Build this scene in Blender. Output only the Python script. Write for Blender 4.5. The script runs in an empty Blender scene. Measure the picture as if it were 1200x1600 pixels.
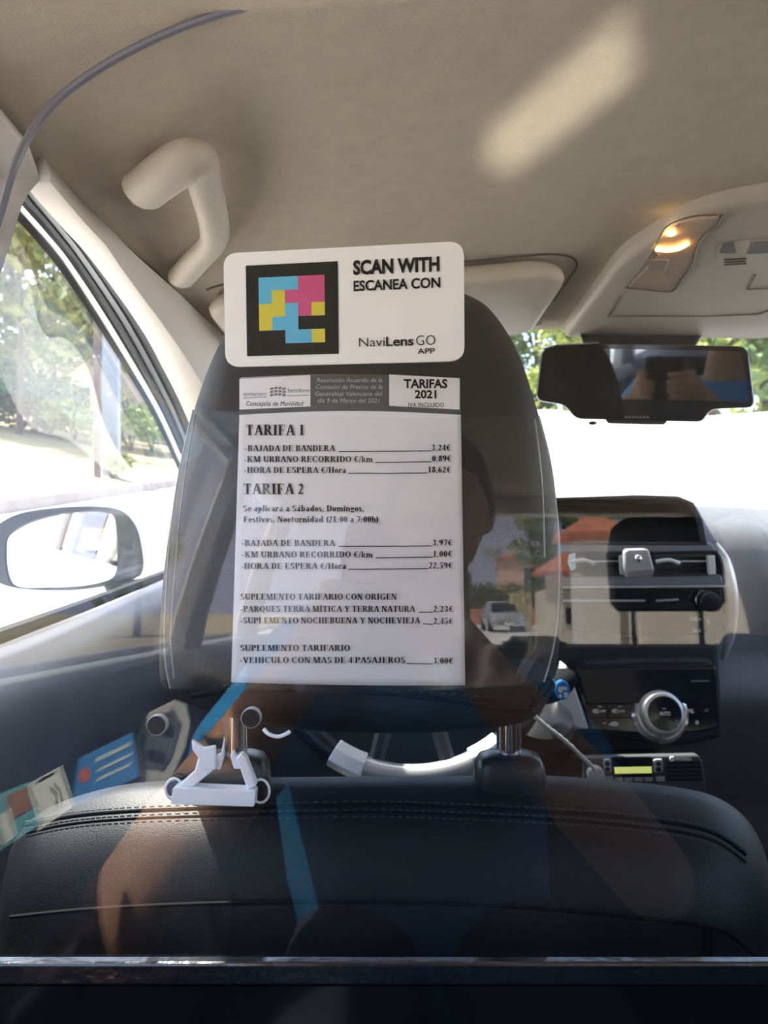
import bpy, bmesh, math, random
from mathutils import Vector, Matrix, Quaternion, noise
random.seed(7)
scene = bpy.context.scene
COL = scene.collection
F = 1160.0            # focal length in pixels of the 1200x1600 frame
ZC = 1.15             # camera height
# ------------------------------------------------------------------ camera
cam_d = bpy.data.cameras.new('camera')
cam_d.sensor_fit = 'VERTICAL'; cam_d.sensor_height = 36.0; cam_d.sensor_width = 27.0
cam_d.lens = 36.0 * F / 1600.0
cam_d.clip_start = 0.02; cam_d.clip_end = 2000
cam_d.dof.use_dof = True; cam_d.dof.focus_distance = 0.47; cam_d.dof.aperture_fstop = 14.0
cam = bpy.data.objects.new('camera', cam_d); COL.objects.link(cam)
cam.location = (0, 0, ZC); cam.rotation_euler = (math.pi/2, 0, 0)
scene.camera = cam
# ------------------------------------------------------------------ light
SUN_DIR = Vector((-0.50, 0.43, 1.20)).normalized()
world = bpy.data.worlds.new('world'); scene.world = world; world.use_nodes = True
wn = world.node_tree.nodes; wl = world.node_tree.links
sky = wn.new('ShaderNodeTexSky'); sky.sky_type = 'NISHITA'; sky.sun_disc = False
sky.sun_elevation = math.asin(SUN_DIR.z); sky.sun_rotation = math.atan2(SUN_DIR.x, SUN_DIR.y)
sky.air_density = 1.0; sky.dust_density = 2.5; sky.ozone_density = 1.0
wn['Background'].inputs['Strength'].default_value = 0.30
wl.new(sky.outputs[0], wn['Background'].inputs[0])
sun_d = bpy.data.lights.new('sun', 'SUN'); sun_d.energy = 7.0; sun_d.angle = math.radians(0.6); sun_d.color = (1.0, 0.95, 0.86)
sun = bpy.data.objects.new('sun', sun_d); COL.objects.link(sun)
sun.rotation_euler = SUN_DIR.to_track_quat('Z', 'Y').to_euler(); sun.location = (-6, 1, 9)
vs = scene.view_settings
vs.view_transform = 'Standard'; vs.look = 'None'; vs.gamma = 1.0; vs.exposure = 1.4; vs.use_curve_mapping = False
scene.cycles.transparent_max_bounces = 32
scene.cycles.max_bounces = 14; scene.cycles.diffuse_bounces = 6; scene.cycles.glossy_bounces = 6
# ------------------------------------------------------------------ helpers
def P(u, v, Y):
    return Vector(((u-600)/F*Y, Y, ZC+(800-v)/F*Y))
TILT = math.tan(math.radians(3.7)); PY0 = 0.41
def pane_Y(z): return PY0 + TILT*(z-ZC)
def on_pane(u, v, off=0.0):
    s = (800-v)/F
    Y = PY0/(1-s*TILT) - off
    return P(u, v, Y)
PN = Vector((0, -math.cos(math.radians(3.7)), math.sin(math.radians(3.7))))
PP = Vector((0, PY0, ZC))
def mirror_pt(p):
    return p - 2*(p-PP).dot(PN)*PN
def R(u, v, D):       # the place behind the passenger whose image in the partition falls there
    return mirror_pt(P(u, v, D))

BASE = {}
def base_of(o): return BASE.get(o.name, Vector((0, 0, 0)))
def tag(o, label=None, cat=None, group=None, kind=None):
    if label: o['label'] = label
    if cat: o['category'] = cat
    if group: o['group'] = group
    if kind: o['kind'] = kind
    return o
def thing(name, loc, label, cat, group=None):
    o = bpy.data.objects.new(name, None); COL.objects.link(o)
    o.location = Vector(loc); o.empty_display_size = 0.05
    BASE[o.name] = Vector(loc)
    return tag(o, label, cat, group)
def sm(a, b, t):
    t = max(0, min(1, (t-a)/(b-a))); return t*t*(3-2*t)
def lerp(a, b, t): return a+(b-a)*t
def crv(pts, n=8, closed=False):
    """Catmull-Rom through the points"""
    pts = [Vector(p) for p in pts]; out = []; N = len(pts)
    segs = N if closed else N-1
    for i in range(segs):
        if closed: p0, p1, p2, p3 = pts[i-1], pts[i], pts[(i+1) % N], pts[(i+2) % N]
        else: p0, p1, p2, p3 = pts[max(i-1, 0)], pts[i], pts[i+1], pts[min(i+2, N-1)]
        for k in range(n):
            t = k/n
            out.append(0.5*((2*p1)+(p2-p0)*t+(2*p0-5*p1+4*p2-p3)*t*t+(3*p1-p0-3*p2+p3)*t**3))
    if not closed: out.append(pts[-1])
    return out
def roundpoly(pts, r, n=5):
    """2D polygon with rounded corners; r number or list"""
    out = []; N = len(pts)
    for i in range(N):
        p0, p1, p2 = Vector(pts[i-1]), Vector(pts[i]), Vector(pts[(i+1) % N])
        rr = r[i] if isinstance(r, (list, tuple)) else r
        a = p0-p1; b = p2-p1
        rr = min(rr, a.length*.48, b.length*.48)
        if rr <= 1e-6: out.append(p1); continue
        s = p1+a.normalized()*rr; e = p1+b.normalized()*rr
        for k in range(n+1):
            t = k/n
            out.append((1-t)**2*s+2*t*(1-t)*p1+t*t*e)
    return out

_text_cache = {}
def text_geo(s, bold=0.0, serif=False):
    key = (s, bold, serif)
    if key in _text_cache: return _text_cache[key]
    cu = bpy.data.curves.new('txt', 'FONT'); cu.body = s; cu.size = 1.0; cu.offset = bold; cu.resolution_u = 3
    ob = bpy.data.objects.new('txt', cu); COL.objects.link(ob)
    dg = bpy.context.evaluated_depsgraph_get(); ev = ob.evaluated_get(dg); me = ev.to_mesh()
    vs_ = [(v.co.x, v.co.y) for v in me.vertices]; fs = [tuple(p.vertices) for p in me.polygons]
    ev.to_mesh_clear(); bpy.data.objects.remove(ob); bpy.data.curves.remove(cu)
    _text_cache[key] = (vs_, fs); return vs_, fs
_v, _f = text_geo('H'); CAPH = max(y for x, y in _v)

# ---- a small bold serif alphabet drawn as stems, hairlines and bowls (cap height 1)
ST, HL, XH = .19, .095, .68
def _arc(cx, cy, rx, ry, a0, a1, w=ST, n=14):
    out = []
    for k in range(n+1):
        a = math.radians(lerp(a0, a1, k/n)); c_, s_ = math.cos(a), math.sin(a)
        h = (HL+(w-HL)*abs(c_)**1.3)/2
        out.append(((cx+(rx+h*.6)*c_, cy+(ry)*s_), (cx+(rx-h*1.4)*c_, cy+(ry-HL)*s_)))
    return [[out[k][0], out[k+1][0], out[k+1][1], out[k][1]] for k in range(n)]
def _q(x0, y0, x1, y1): return [(x0, y0), (x1, y0), (x1, y1), (x0, y1)]
def _ln(x0, y0, x1, y1, w): return [(x0-w/2, y0), (x0+w/2, y0), (x1+w/2, y1), (x1-w/2, y1)]
def _stem(x, y0=0, y1=1, b='b', t='b', w=ST):
    o = [_q(x-w/2, y0, x+w/2, y1)]; e = .09
    if b == 'b': o.append(_q(x-w/2-e, y0, x+w/2+e, y0+.05))
    if t == 'b': o.append(_q(x-w/2-e, y1-.05, x+w/2+e, y1))
    if t == 'l': o.append(_q(x-w/2-e, y1-.05, x, y1))
    return o
def _sf(x, y, w=.16): return _q(x-w, y, x+w, y+.05) if y < .3 else _q(x-w, y-.05, x+w, y)
def _glyph(c):
    h = XH; A = _arc; q = _q; L = _ln; S = _stem
    acc = []
    if c in 'ÁÍáí': acc = [L(.34 if c in 'Áá' else .22, (1.06 if c in 'ÁÍ' else .78), .42 if c in 'Áá' else .32, (1.22 if c in 'ÁÍ' else .98), .09)]; c = {'Á':'A','Í':'I','á':'a','í':'ı'}[c]
    G = {
    'A': lambda: (.74, [L(.12,0,.36,1,HL), L(.62,0,.38,1,ST), q(.2,.3,.52,.36), _sf(.12,0,.12), _sf(.62,0,.15)]),
    'B': lambda: (.68, S(.18)+A(.34,.75,.2,.25,-90,90)+A(.36,.27,.22,.27,-90,90)+[q(.18,0,.38,.06), q(.18,.48,.36,.54), q(.18,.94,.36,1)]),
    'C': lambda: (.72, A(.4,.5,.31,.51,50,310)+[q(.58,.7,.63,1.0), L(.6,.1,.64,.25,.05)]),
    'D': lambda: (.74, S(.18)+A(.34,.5,.3,.5,-90,90)+[q(.18,0,.36,.06), q(.18,.94,.36,1)]),
    'E': lambda: (.66, S(.18)+[q(.18,0,.58,.06), q(.18,.47,.46,.53), q(.18,.94,.56,1), L(.57,0,.61,.25,.05), q(.51,.76,.56,1), q(.43,.36,.47,.64)]),
    'F': lambda: (.62, S(.18)+[q(.18,.47,.46,.53), q(.18,.94,.56,1), q(.51,.76,.56,1), q(.43,.36,.47,.64)]),
    'G': lambda: (.78, A(.4,.5,.31,.51,50,290)+[q(.58,.7,.63,1.0)]+S(.6,.02,.44,'n','b',.17)),
    'H': lambda: (.78, S(.18)+S(.6)+[q(.18,.47,.6,.53)]), 'I': lambda: (.39, S(.195)), 'ı': lambda: (.28, S(.14,0,XH,'b','l',.15)),
    'J': lambda: (.5, S(.3,.2,1,'n')+A(.18,.18,.12,.2,180,360)), 
    'K': lambda: (.78, S(.18)+[L(.25,.42,.6,1,HL), L(.64,0,.36,.6,ST), _sf(.64,0,.13), _sf(.6,1,.13)]),
    'L': lambda: (.66, S(.18)+[q(.18,0,.58,.06), L(.58,0,.61,.28,.05)]),
    'M': lambda: (.94, S(.14,w=HL)+S(.76)+[L(.44,0,.2,1,ST), L(.44,0,.7,1,HL), q(.05,.95,.28,1)]),
    'N': lambda: (.74, S(.13,w=HL)+S(.6,w=HL)+[L(.58,0,.18,1,ST), q(.04,.95,.25,1)]),
    'O': lambda: (.78, A(.39,.5,.3,.51,0,360,n=26)), 'P': lambda: (.64, S(.18)+A(.34,.73,.22,.27,-90,90)+[q(.18,.46,.36,.52), q(.18,.94,.36,1)]),
    'Q': lambda: (.78, A(.39,.5,.3,.51,0,360,n=26)+[L(.7,-.2,.42,.06,.14)]),
    'R': lambda: (.74, S(.18)+A(.34,.74,.2,.26,-90,90)+[q(.18,.47,.36,.53), q(.18,.94,.36,1), L(.62,0,.38,.5,ST), _sf(.66,0,.1)]),
    'S': lambda: (.57, A(.28,.75,.18,.26,40,270)+A(.29,.26,.19,.27,-140,90)+[q(.43,.72,.48,1), q(.08,0,.12,.28)]),
    'T': lambda: (.68, S(.34,t='n')+[q(.06,.94,.62,1), q(.06,.74,.11,1), q(.57,.74,.62,1)]),
    'U': lambda: (.74, S(.17,.25,1,'n')+S(.61,.25,1,'n','b',HL)+A(.39,.27,.22,.28,180,360)),
    'V': lambda: (.74, [L(.4,0,.15,1,ST), L(.4,0,.62,1,HL), _sf(.15,1,.14), _sf(.62,1,.11)]),
    'Y': lambda: (.74, S(.38,0,.46,'b','n')+[L(.38,.42,.16,1,ST), L(.4,.42,.62,1,HL), _sf(.16,1,.14), _sf(.62,1,.11)]),
    'a': lambda: (.52, A(.24,.18,.14,.2,90,360)+S(.36,0,.5,'n','n',.16)+A(.24,.48,.12,.21,0,150)+[q(.36,0,.52,.05), q(.2,.34,.38,.4)]),
    'b': lambda: (.56, S(.14,0,1.02,'n','l',.16)+A(.28,.34,.17,.35,0,360)), 'c': lambda: (.46, A(.25,.34,.17,.35,50,310)+A(.33,.5,.05,.07,0,360)),
    'd': lambda: (.57, S(.42,0,1.02,'n','l',.16)+A(.27,.34,.17,.35,0,360)), 'e': lambda: (.47, A(.25,.34,.17,.35,0,315)+[q(.14,.33,.44,.39)]),
    'g': lambda: (.5, A(.24,.46,.15,.22,0,360)+A(.25,-.05,.17,.15,0,360)+[q(.33,.58,.48,.64)]),
    'h': lambda: (.56, S(.13,0,1.02,'b','l',.15)+S(.43,0,.5,'b','n',.15)+A(.29,.45,.13,.22,0,150)), 'i': lambda: (.28, S(.14,0,XH,'b','l',.15)+A(.14,.89,.055,.1,0,360)),
    'k': lambda: (.58, S(.13,0,1.02,'b','l',.15)+[L(.2,.28,.44,.66,HL), L(.46,0,.26,.4,.15), _sf(.46,0,.11), _sf(.42,.68,.1)]), 'l': lambda: (.28, S(.14,0,1.02,'b','l',.15)),
    'm': lambda: (.84, S(.13,0,XH,'b','l',.15)+S(.42,0,.5,'b','n',.15)+S(.71,0,.5,'b','n',.15)+A(.28,.45,.12,.22,0,150)+A(.57,.45,.12,.22,0,150)),
    'n': lambda: (.56, S(.13,0,XH,'b','l',.15)+S(.43,0,.5,'b','n',.15)+A(.29,.45,.13,.22,0,150)), 'o': lambda: (.5, A(.25,.34,.17,.35,0,360)),
    'p': lambda: (.56, S(.14,-.3,XH,'b','l',.16)+A(.29,.34,.16,.35,0,360)), 'r': lambda: (.44, S(.13,0,XH,'b','l',.15)+A(.28,.5,.1,.18,20,150)+A(.35,.55,.05,.08,0,360)),
    's': lambda: (.4, A(.2,.5,.11,.19,30,270)+A(.2,.18,.12,.2,-150,90)), 't': lambda: (.34, S(.15,.1,.85,'n','n',.15)+[q(.02,.62,.32,.68)]+A(.22,.12,.07,.13,180,330)),
    'u': lambda: (.56, S(.12,.2,XH,'n','l',.15)+S(.42,0,XH,'n','l',.15)+A(.26,.2,.13,.21,180,350)+[q(.42,0,.54,.05)]), 'v': lambda: (.5, [L(.26,0,.11,.68,.15), L(.26,0,.4,.68,HL), _sf(.11,.68,.1), _sf(.4,.68,.08)]),
    '0': lambda: (.5, A(.25,.5,.17,.51,0,360,n=24)), '1': lambda: (.5, S(.26,t='n')+[L(.12,.88,.24,1,.06), q(.2,.9,.26,1)]),
    '2': lambda: (.5, A(.24,.72,.14,.28,-20,160)+[L(.1,.04,.36,.62,.12), q(.05,0,.44,.13)]), '3': lambda: (.5, A(.23,.76,.13,.24,-80,150)+A(.22,.27,.16,.28,-150,90)),
    '4': lambda: (.5, S(.34,0,1,'n','n',.15)+[q(.02,.24,.48,.35), L(.06,.3,.36,1,.06)]), '5': lambda: (.5, A(.21,.3,.18,.32,-140,110)+[q(.12,.86,.44,1), q(.1,.5,.15,1)]),
    '6': lambda: (.5, A(.25,.3,.17,.31,0,360)+A(.33,.4,.24,.61,100,190)), '7': lambda: (.5, [q(.05,.86,.46,1), L(.2,0,.42,.9,.11)]),
    '8': lambda: (.5, A(.25,.76,.14,.25,0,360)+A(.25,.27,.17,.28,0,360)), '9': lambda: (.5, A(.25,.7,.17,.31,0,360)+A(.17,.6,.24,.61,-80,10)),
    ',': lambda: (.25, [q(.06,0,.18,.13), L(.08,-.14,.15,.02,.07)]), ':': lambda: (.3, [q(.08,0,.21,.14), q(.08,.46,.21,.6)]), '-': lambda: (.33, [q(.03,.26,.28,.38)]),
    '/': lambda: (.32, [L(.03,-.05,.29,1.02,.08)]), '(': lambda: (.33, A(.4,.42,.26,.62,115,245)), ')': lambda: (.33, A(-.07,.42,.26,.62,-65,65)),
    '€': lambda: (.62, A(.38,.5,.24,.51,55,305)+[q(.02,.52,.46,.59), q(.02,.38,.44,.45)]), ' ': lambda: (.25, [])}
    w, f = G[c](); return w, f+acc
def serif_geo(s):
    key = ('serif', s)
    if key in _text_cache: return _text_cache[key]
    x = 0; V = []; Fc = []
    for c in s:
        w, qs = _glyph(c)
        for q_ in qs:
            i = len(V); V += [(x+a, y) for a, y in q_]; Fc.append(tuple(range(i, i+len(q_))))
        x += w+.02
    _text_cache[key] = (V, Fc); return V, Fc

class MB:
    def __init__(s): s.bm = bmesh.new()
    def face(s, pts):
        vv = [s.bm.verts.new(p) for p in pts]
        try: return s.bm.faces.new(vv)
        except ValueError: return None
    def prism(s, pts, vec, cap0=True, cap1=True):
        pts = [Vector(p) for p in pts]; vec = Vector(vec)
        a = [s.bm.verts.new(p) for p in pts]; b = [s.bm.verts.new(p+vec) for p in pts]; n = len(a)
        for i in range(n): s.bm.faces.new((a[i], a[(i+1) % n], b[(i+1) % n], b[i]))
        if cap0: s.bm.faces.new(a[::-1])
        if cap1: s.bm.faces.new(b)
        return s
    def box(s, c, size, rot=None):
        c = Vector(c); hx, hy, hz = [k/2 for k in size]
        vv = []
        for x, y, z in ((-1,-1,-1),(1,-1,-1),(1,1,-1),(-1,1,-1),(-1,-1,1),(1,-1,1),(1,1,1),(-1,1,1)):
            p = Vector((x*hx, y*hy, z*hz))
            if rot is not None: p = rot @ p
            vv.append(s.bm.verts.new(c+p))
        for f in ((3,2,1,0),(4,5,6,7),(0,1,5,4),(1,2,6,5),(2,3,7,6),(3,0,4,7)):
            s.bm.faces.new([vv[i] for i in f])
        return s
    def loft(s, rings, closed=True, cap=True, cyc=False):
        R_ = [[s.bm.verts.new(p) for p in r] for r in rings]; n = len(R_[0])
        m = len(R_)
        for j in range(m if cyc else m-1):
            a, b = R_[j], R_[(j+1) % m]
            for i in range(n if closed else n-1):
                try: s.bm.faces.new((a[i], a[(i+1) % n], b[(i+1) % n], b[i]))
                except ValueError: pass
        if cap and closed and not cyc:
            s.bm.faces.new(R_[0][::-1]); s.bm.faces.new(R_[-1])
        return s
    def tube(s, pts, r, n=10, closed=False, cap=True, flat=1.0, up=None):
        pts = [Vector(p) for p in pts]; N = len(pts)
        rs = r if isinstance(r, (list, tuple)) else [r]*N
        T = []
        for i in range(N):
            if closed: t = pts[(i+1) % N]-pts[i-1]
            else: t = pts[min(i+1, N-1)]-pts[max(i-1, 0)]
            T.append(t.normalized() if t.length > 1e-9 else Vector((0,0,1)))
        nrm = Vector(up) if up is not None else (Vector((0,0,1)) if abs(T[0].z) < .9 else Vector((1,0,0)))
        rings = []
        for i in range(N):
            nrm = (nrm - nrm.dot(T[i])*T[i])
            nrm = nrm.normalized() if nrm.length > 1e-6 else T[i].orthogonal().normalized()
            b = T[i].cross(nrm)
            rings.append([pts[i]+rs[i]*(math.cos(a)*nrm*flat+math.sin(a)*b) for a in [2*math.pi*k/n for k in range(n)]])
        return s.loft(rings, True, cap, closed)
    def grid(s, fn, nu, nv):
        V = [[s.bm.verts.new(fn(i/nu, j/nv)) for j in range(nv+1)] for i in range(nu+1)]
        for i in range(nu):
            for j in range(nv):
                s.bm.faces.new((V[i][j], V[i+1][j], V[i+1][j+1], V[i][j+1]))
        return s
    def ell(s, c, r, seg=16, rot=None, jit=0.0):
        c = Vector(c)
        if not isinstance(r, (list, tuple, Vector)): r = (r, r, r)
        g = bmesh.ops.create_uvsphere(s.bm, u_segments=seg, v_segments=max(6, seg*2//3), radius=1.0)
        for v in g['verts']:
            p = Vector((v.co.x*r[0], v.co.y*r[1], v.co.z*r[2]))
            if jit: p *= 1+jit*noise.noise(v.co*2.3+c)
            if rot is not None: p = rot @ p
            v.co = c+p
        return s
    def lathe(s, prof, c, axis=(0,0,1), n=24, cap=True):
        c = Vector(c); q = Vector((0,0,1)).rotation_difference(Vector(axis).normalized())
        rings = [[c+q @ Vector((rr*math.cos(2*math.pi*k/n), rr*math.sin(2*math.pi*k/n), h)) for k in range(n)] for rr, h in prof]
        return s.loft(rings, True, cap)
    def text(s, txt, fn, u0, u1, vb, cap, bold=0.0, serif=False, align='fit', slant=0.0):
        """text laid in a 2D frame (v down): fit between u0 and u1; fn maps (u,v) to 3D"""
        vs_, fs = serif_geo(txt) if serif else text_geo(txt, bold)
        xs = [x for x, y in vs_]; x0, x1 = min(xs), max(xs)
        k = cap if serif else cap/CAPH
        kx = (u1-u0)/(x1-x0) if align == 'fit' else k
        V = [s.bm.verts.new(fn(u0+(x-x0)*kx+slant*y*k, vb-y*k)) for x, y in vs_]
        for f in fs:
            try: s.bm.faces.new([V[i] for i in f])
            except ValueError: pass
        return s
    def build(s, name, mat, parent=None, smooth=True, bevel=0.0, solid=0.0, seg=2, angle=40, base=None, sub=0, keep_normals=False, off=-1.0):
        bm = s.bm
        if not keep_normals: bmesh.ops.recalc_face_normals(bm, faces=bm.faces)
        if parent is not None: b = base_of(parent)
        elif base is not None: b = Vector(base)
        else:
            c = [v.co for v in bm.verts]
            b = Vector((sum(p.x for p in c)/len(c), sum(p.y for p in c)/len(c), min(p.z for p in c)))
        for v in bm.verts: v.co -= b
        me = bpy.data.meshes.new(name); bm.to_mesh(me); bm.free()
        ms = mat if isinstance(mat, (list, tuple)) else [mat]
        for m in ms: me.materials.append(m)
        if smooth:
            for p in me.polygons: p.use_smooth = True
            me.set_sharp_from_angle(angle=math.radians(angle))
        o = bpy.data.objects.new(name, me); COL.objects.link(o)
        if parent is not None: o.parent = parent
        else: o.location = b
        BASE[o.name] = b
        if solid:
            m = o.modifiers.new('solid', 'SOLIDIFY'); m.thickness = solid; m.offset = off
        if sub:
            m = o.modifiers.new('sub', 'SUBSURF'); m.levels = sub; m.render_levels = sub
        if bevel:
            m = o.modifiers.new('bevel', 'BEVEL'); m.width = bevel; m.segments = seg; m.limit_method = 'ANGLE'; m.angle_limit = math.radians(35)
        return o
def struct(o): o['kind'] = 'structure'; return o

# ------------------------------------------------------------------ materials
def mat(name, col, rough=0.5, metal=0.0, spec=0.5, var=0.0, vscale=40.0, bump=0.0, bscale=400.0, emit=0.0, trans=0.0, coat=0.0, sss=0.0, col2=None):
    m = bpy.data.materials.new(name); m.use_nodes = True
    nt = m.node_tree; b = nt.nodes['Principled BSDF']
    b.inputs['Base Color'].default_value = (*col, 1); b.inputs['Roughness'].default_value = rough
    b.inputs['Metallic'].default_value = metal; b.inputs['Specular IOR Level'].default_value = spec
    b.inputs['Coat Weight'].default_value = coat; b.inputs['Coat Roughness'].default_value = 0.05
    if trans: b.inputs['Transmission Weight'].default_value = trans
    if sss:
        b.inputs['Subsurface Weight'].default_value = sss; b.inputs['Subsurface Scale'].default_value = 0.004
    if emit:
        b.inputs['Emission Color'].default_value = (*col, 1); b.inputs['Emission Strength'].default_value = emit
    tc = None
    if var or bump or col2:
        tc = nt.nodes.new('ShaderNodeTexCoord')
    if var or col2:
        n = nt.nodes.new('ShaderNodeTexNoise'); n.inputs['Scale'].default_value = vscale; n.inputs['Detail'].default_value = 4
        nt.links.new(tc.outputs['Object'], n.inputs['Vector'])
        r = nt.nodes.new('ShaderNodeValToRGB')
        c2 = col2 or tuple(min(1, c*(1+var)) for c in col)
        c1 = col if col2 else tuple(c*(1-var) for c in col)
        r.color_ramp.elements[0].position = .35; r.color_ramp.elements[1].position = .65
        r.color_ramp.elements[0].color = (*c1, 1); r.color_ramp.elements[1].color = (*c2, 1)
        nt.links.new(n.outputs['Fac'], r.inputs['Fac']); nt.links.new(r.outputs['Color'], b.inputs['Base Color'])
    if bump:
        n2 = nt.nodes.new('ShaderNodeTexNoise'); n2.inputs['Scale'].default_value = bscale; n2.inputs['Detail'].default_value = 3
        nt.links.new(tc.outputs['Object'], n2.inputs['Vector'])
        bp = nt.nodes.new('ShaderNodeBump'); bp.inputs['Strength'].default_value = bump; bp.inputs['Distance'].default_value = 0.002
        nt.links.new(n2.outputs['Fac'], bp.inputs['Height']); nt.links.new(bp.outputs['Normal'], b.inputs['Normal'])
    return m
def clear_mat(name, tint=(1,1,1), f0=0.04, gloss=0.0, haze=0.0, hazecol=(.8,.8,.8), gain=1.0, scratch=False):
    """clear sheet: Schlick reflection over see-through, with an optional thin diffuse haze"""
    m = bpy.data.materials.new(name); m.use_nodes = True
    nt = m.node_tree; N = nt.nodes; L = nt.links
    N.remove(N['Principled BSDF']); out = N['Material Output']
    lw = N.new('ShaderNodeLayerWeight'); lw.inputs['Blend'].default_value = 0.5
    pw = N.new('ShaderNodeMath'); pw.operation = 'POWER'; pw.inputs[1].default_value = 5
    L.new(lw.outputs['Facing'], pw.inputs[0])
    ml = N.new('ShaderNodeMath'); ml.operation = 'MULTIPLY_ADD'; ml.inputs[1].default_value = gain*(1-f0); ml.inputs[2].default_value = f0
    L.new(pw.outputs[0], ml.inputs[0])
    tr = N.new('ShaderNodeBsdfTransparent'); tr.inputs['Color'].default_value = (*tint, 1)
    gl = N.new('ShaderNodeBsdfGlossy'); gl.inputs['Roughness'].default_value = gloss; gl.inputs['Color'].default_value = (1, 1, 1, 1)
    base = tr.outputs[0]
    if haze:
        df = N.new('ShaderNodeBsdfDiffuse'); df.inputs['Color'].default_value = (*hazecol, 1)
        tl = N.new('ShaderNodeBsdfTranslucent'); tl.inputs['Color'].default_value = (*hazecol, 1)
        ad = N.new('ShaderNodeMixShader'); ad.inputs[0].default_value = 0.5
        L.new(df.outputs[0], ad.inputs[1]); L.new(tl.outputs[0], ad.inputs[2])
        hx = N.new('ShaderNodeMixShader'); hx.inputs[0].default_value = haze
        if scratch:
            tc = N.new('ShaderNodeTexCoord'); ns = N.new('ShaderNodeTexNoise'); ns.inputs['Scale'].default_value = 9; ns.inputs['Detail'].default_value = 6
            L.new(tc.outputs['Object'], ns.inputs['Vector'])
            mr = N.new('ShaderNodeMapRange'); mr.inputs['From Min'].default_value = .4; mr.inputs['From Max'].default_value = .8
            mr.inputs['To Min'].default_value = haze*.5; mr.inputs['To Max'].default_value = haze*2
            L.new(ns.outputs['Fac'], mr.inputs['Value']); L.new(mr.outputs[0], hx.inputs[0])
        L.new(base, hx.inputs[1]); L.new(ad.outputs[0], hx.inputs[2]); base = hx.outputs[0]
    mx = N.new('ShaderNodeMixShader')
    L.new(ml.outputs[0], mx.inputs[0]); L.new(base, mx.inputs[1]); L.new(gl.outputs[0], mx.inputs[2])
    L.new(mx.outputs[0], out.inputs['Surface'])
    return m
M = {}
M['headliner'] = mat('headliner', (.46,.385,.295), .95, spec=.1, var=.03, vscale=60, bump=.25, bscale=900)
M['beige'] = mat('beige_plastic', (.50,.425,.335), .5, spec=.35, bump=.06, bscale=1500)
M['console'] = mat('console_plastic', (.42,.36,.295), .5, spec=.35, bump=.05, bscale=1500)
M['pillar'] = mat('pillar_trim', (.72,.655,.60), .6, spec=.3, bump=.06, bscale=1500)
M['black'] = mat('black_plastic', (.012,.013,.016), .35, spec=.4)
M['blackgloss'] = mat('black_gloss', (.008,.009,.012), .08, spec=.6)
M['rubber'] = mat('black_rubber', (.012,.014,.02), .55, spec=.35)
M['leather'] = mat('dark_leatherette', (.005,.006,.009), .45, spec=.28, var=.12, vscale=25, bump=.18, bscale=1100)
M['headcover'] = mat('headrest_fabric', (.016,.0145,.015), .6, spec=.25, var=.1, vscale=60, bump=.2, bscale=1400)
M['thread'] = mat('thread', (.045,.05,.06), .7, spec=.2)
M['seamdark'] = mat('seam_dark', (.006,.007,.009), .8, spec=.1)
M['door'] = mat('door_panel_skin', (.085,.086,.105), .36, spec=.5, var=.08, vscale=20, bump=.12, bscale=900)
M['chrome'] = mat('chrome', (.75,.75,.77), .12, metal=1.0)
M['silver'] = mat('satin_silver', (.66,.67,.68), .32, metal=.7, bump=.02)
M['silverlight'] = mat('light_silver', (.75,.75,.74), .35, metal=.3)
M['paper'] = mat('paper', (.89,.835,.85), .75, spec=.2, var=.01, vscale=15)
M['card'] = mat('white_card', (.92,.85,.80), .45, spec=.3)
M['ink'] = mat('black_ink', (.004,.004,.005), .7, spec=.1)
M['inkgrey'] = mat('grey_ink', (.20,.20,.21), .6)
M['inkdark'] = mat('dark_band_ink', (.085,.083,.09), .6)
M['inkpale'] = mat('pale_print', (.50,.50,.54), .6)
M['cyan'] = mat('cyan_ink', (.085,.44,.66), .5)
M['magenta'] = mat('magenta_ink', (.60,.045,.19), .5)
M['yellow'] = mat('yellow_ink', (.68,.55,.015), .5)
M['pane'] = clear_mat('clear_acrylic', (.985,.99,.99), .033, 0.0, .003, (.85,.88,.92), scratch=True)
M['sleeve'] = clear_mat('clear_vinyl', (.985,.985,.985), .025, .10, .02, (.62,.62,.64), scratch=True)
M['glass'] = clear_mat('window_glass', (.90,.93,.92), .04, 0.0)
M['whiteclear'] = mat('milky_plastic', (.80,.82,.88), .3, spec=.5, sss=.6)
M['edge'] = mat('acrylic_edge', (.010,.014,.02), .22, spec=.9, coat=.6, bump=.5, bscale=90)
M['mirror'] = mat('mirror_glass', (.85,.87,.88), .0, metal=1.0)
M['mirrordark'] = mat('tinted_mirror_glass', (.21,.24,.27), .03, metal=1.0)
M['whitepaint'] = mat('white_car_paint', (.80,.80,.78), .25, spec=.5, coat=.5)
M['dash'] = mat('dash_skin', (.115,.115,.12), .55, spec=.35, var=.06, bump=.15, bscale=900)
M['dashdark'] = mat('dash_dark', (.022,.024,.030), .5, spec=.4, bump=.1, bscale=900)
M['screen'] = mat('dark_screen', (.006,.009,.016), .1, spec=.5)
M['greyband'] = mat('grey_bezel', (.20,.22,.25), .4, metal=.3)
M['legend'] = mat('white_legend', (.75,.76,.78), .5)
M['blue'] = mat('blue_badge', (.02,.22,.62), .25, coat=.5)
M['lcd'] = mat('lcd', (.50,.56,.16), .4, emit=.35)
M['radio'] = mat('radio_case', (.07,.075,.075), .45, spec=.4)
M['radiobtn'] = mat('radio_button', (.36,.37,.37), .5)
M['cord'] = mat('pale_cord', (.55,.54,.50), .5)
M['holder'] = mat('holder_grey', (.42,.42,.43), .4, metal=.2)
M['lens'] = clear_mat('lamp_lens', (1,.95,.86), .05, .15, .65, (.80,.66,.55))
M['bulb'] = mat('bulb_glow', (1,.62,.18), .4, emit=9.0)
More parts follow.
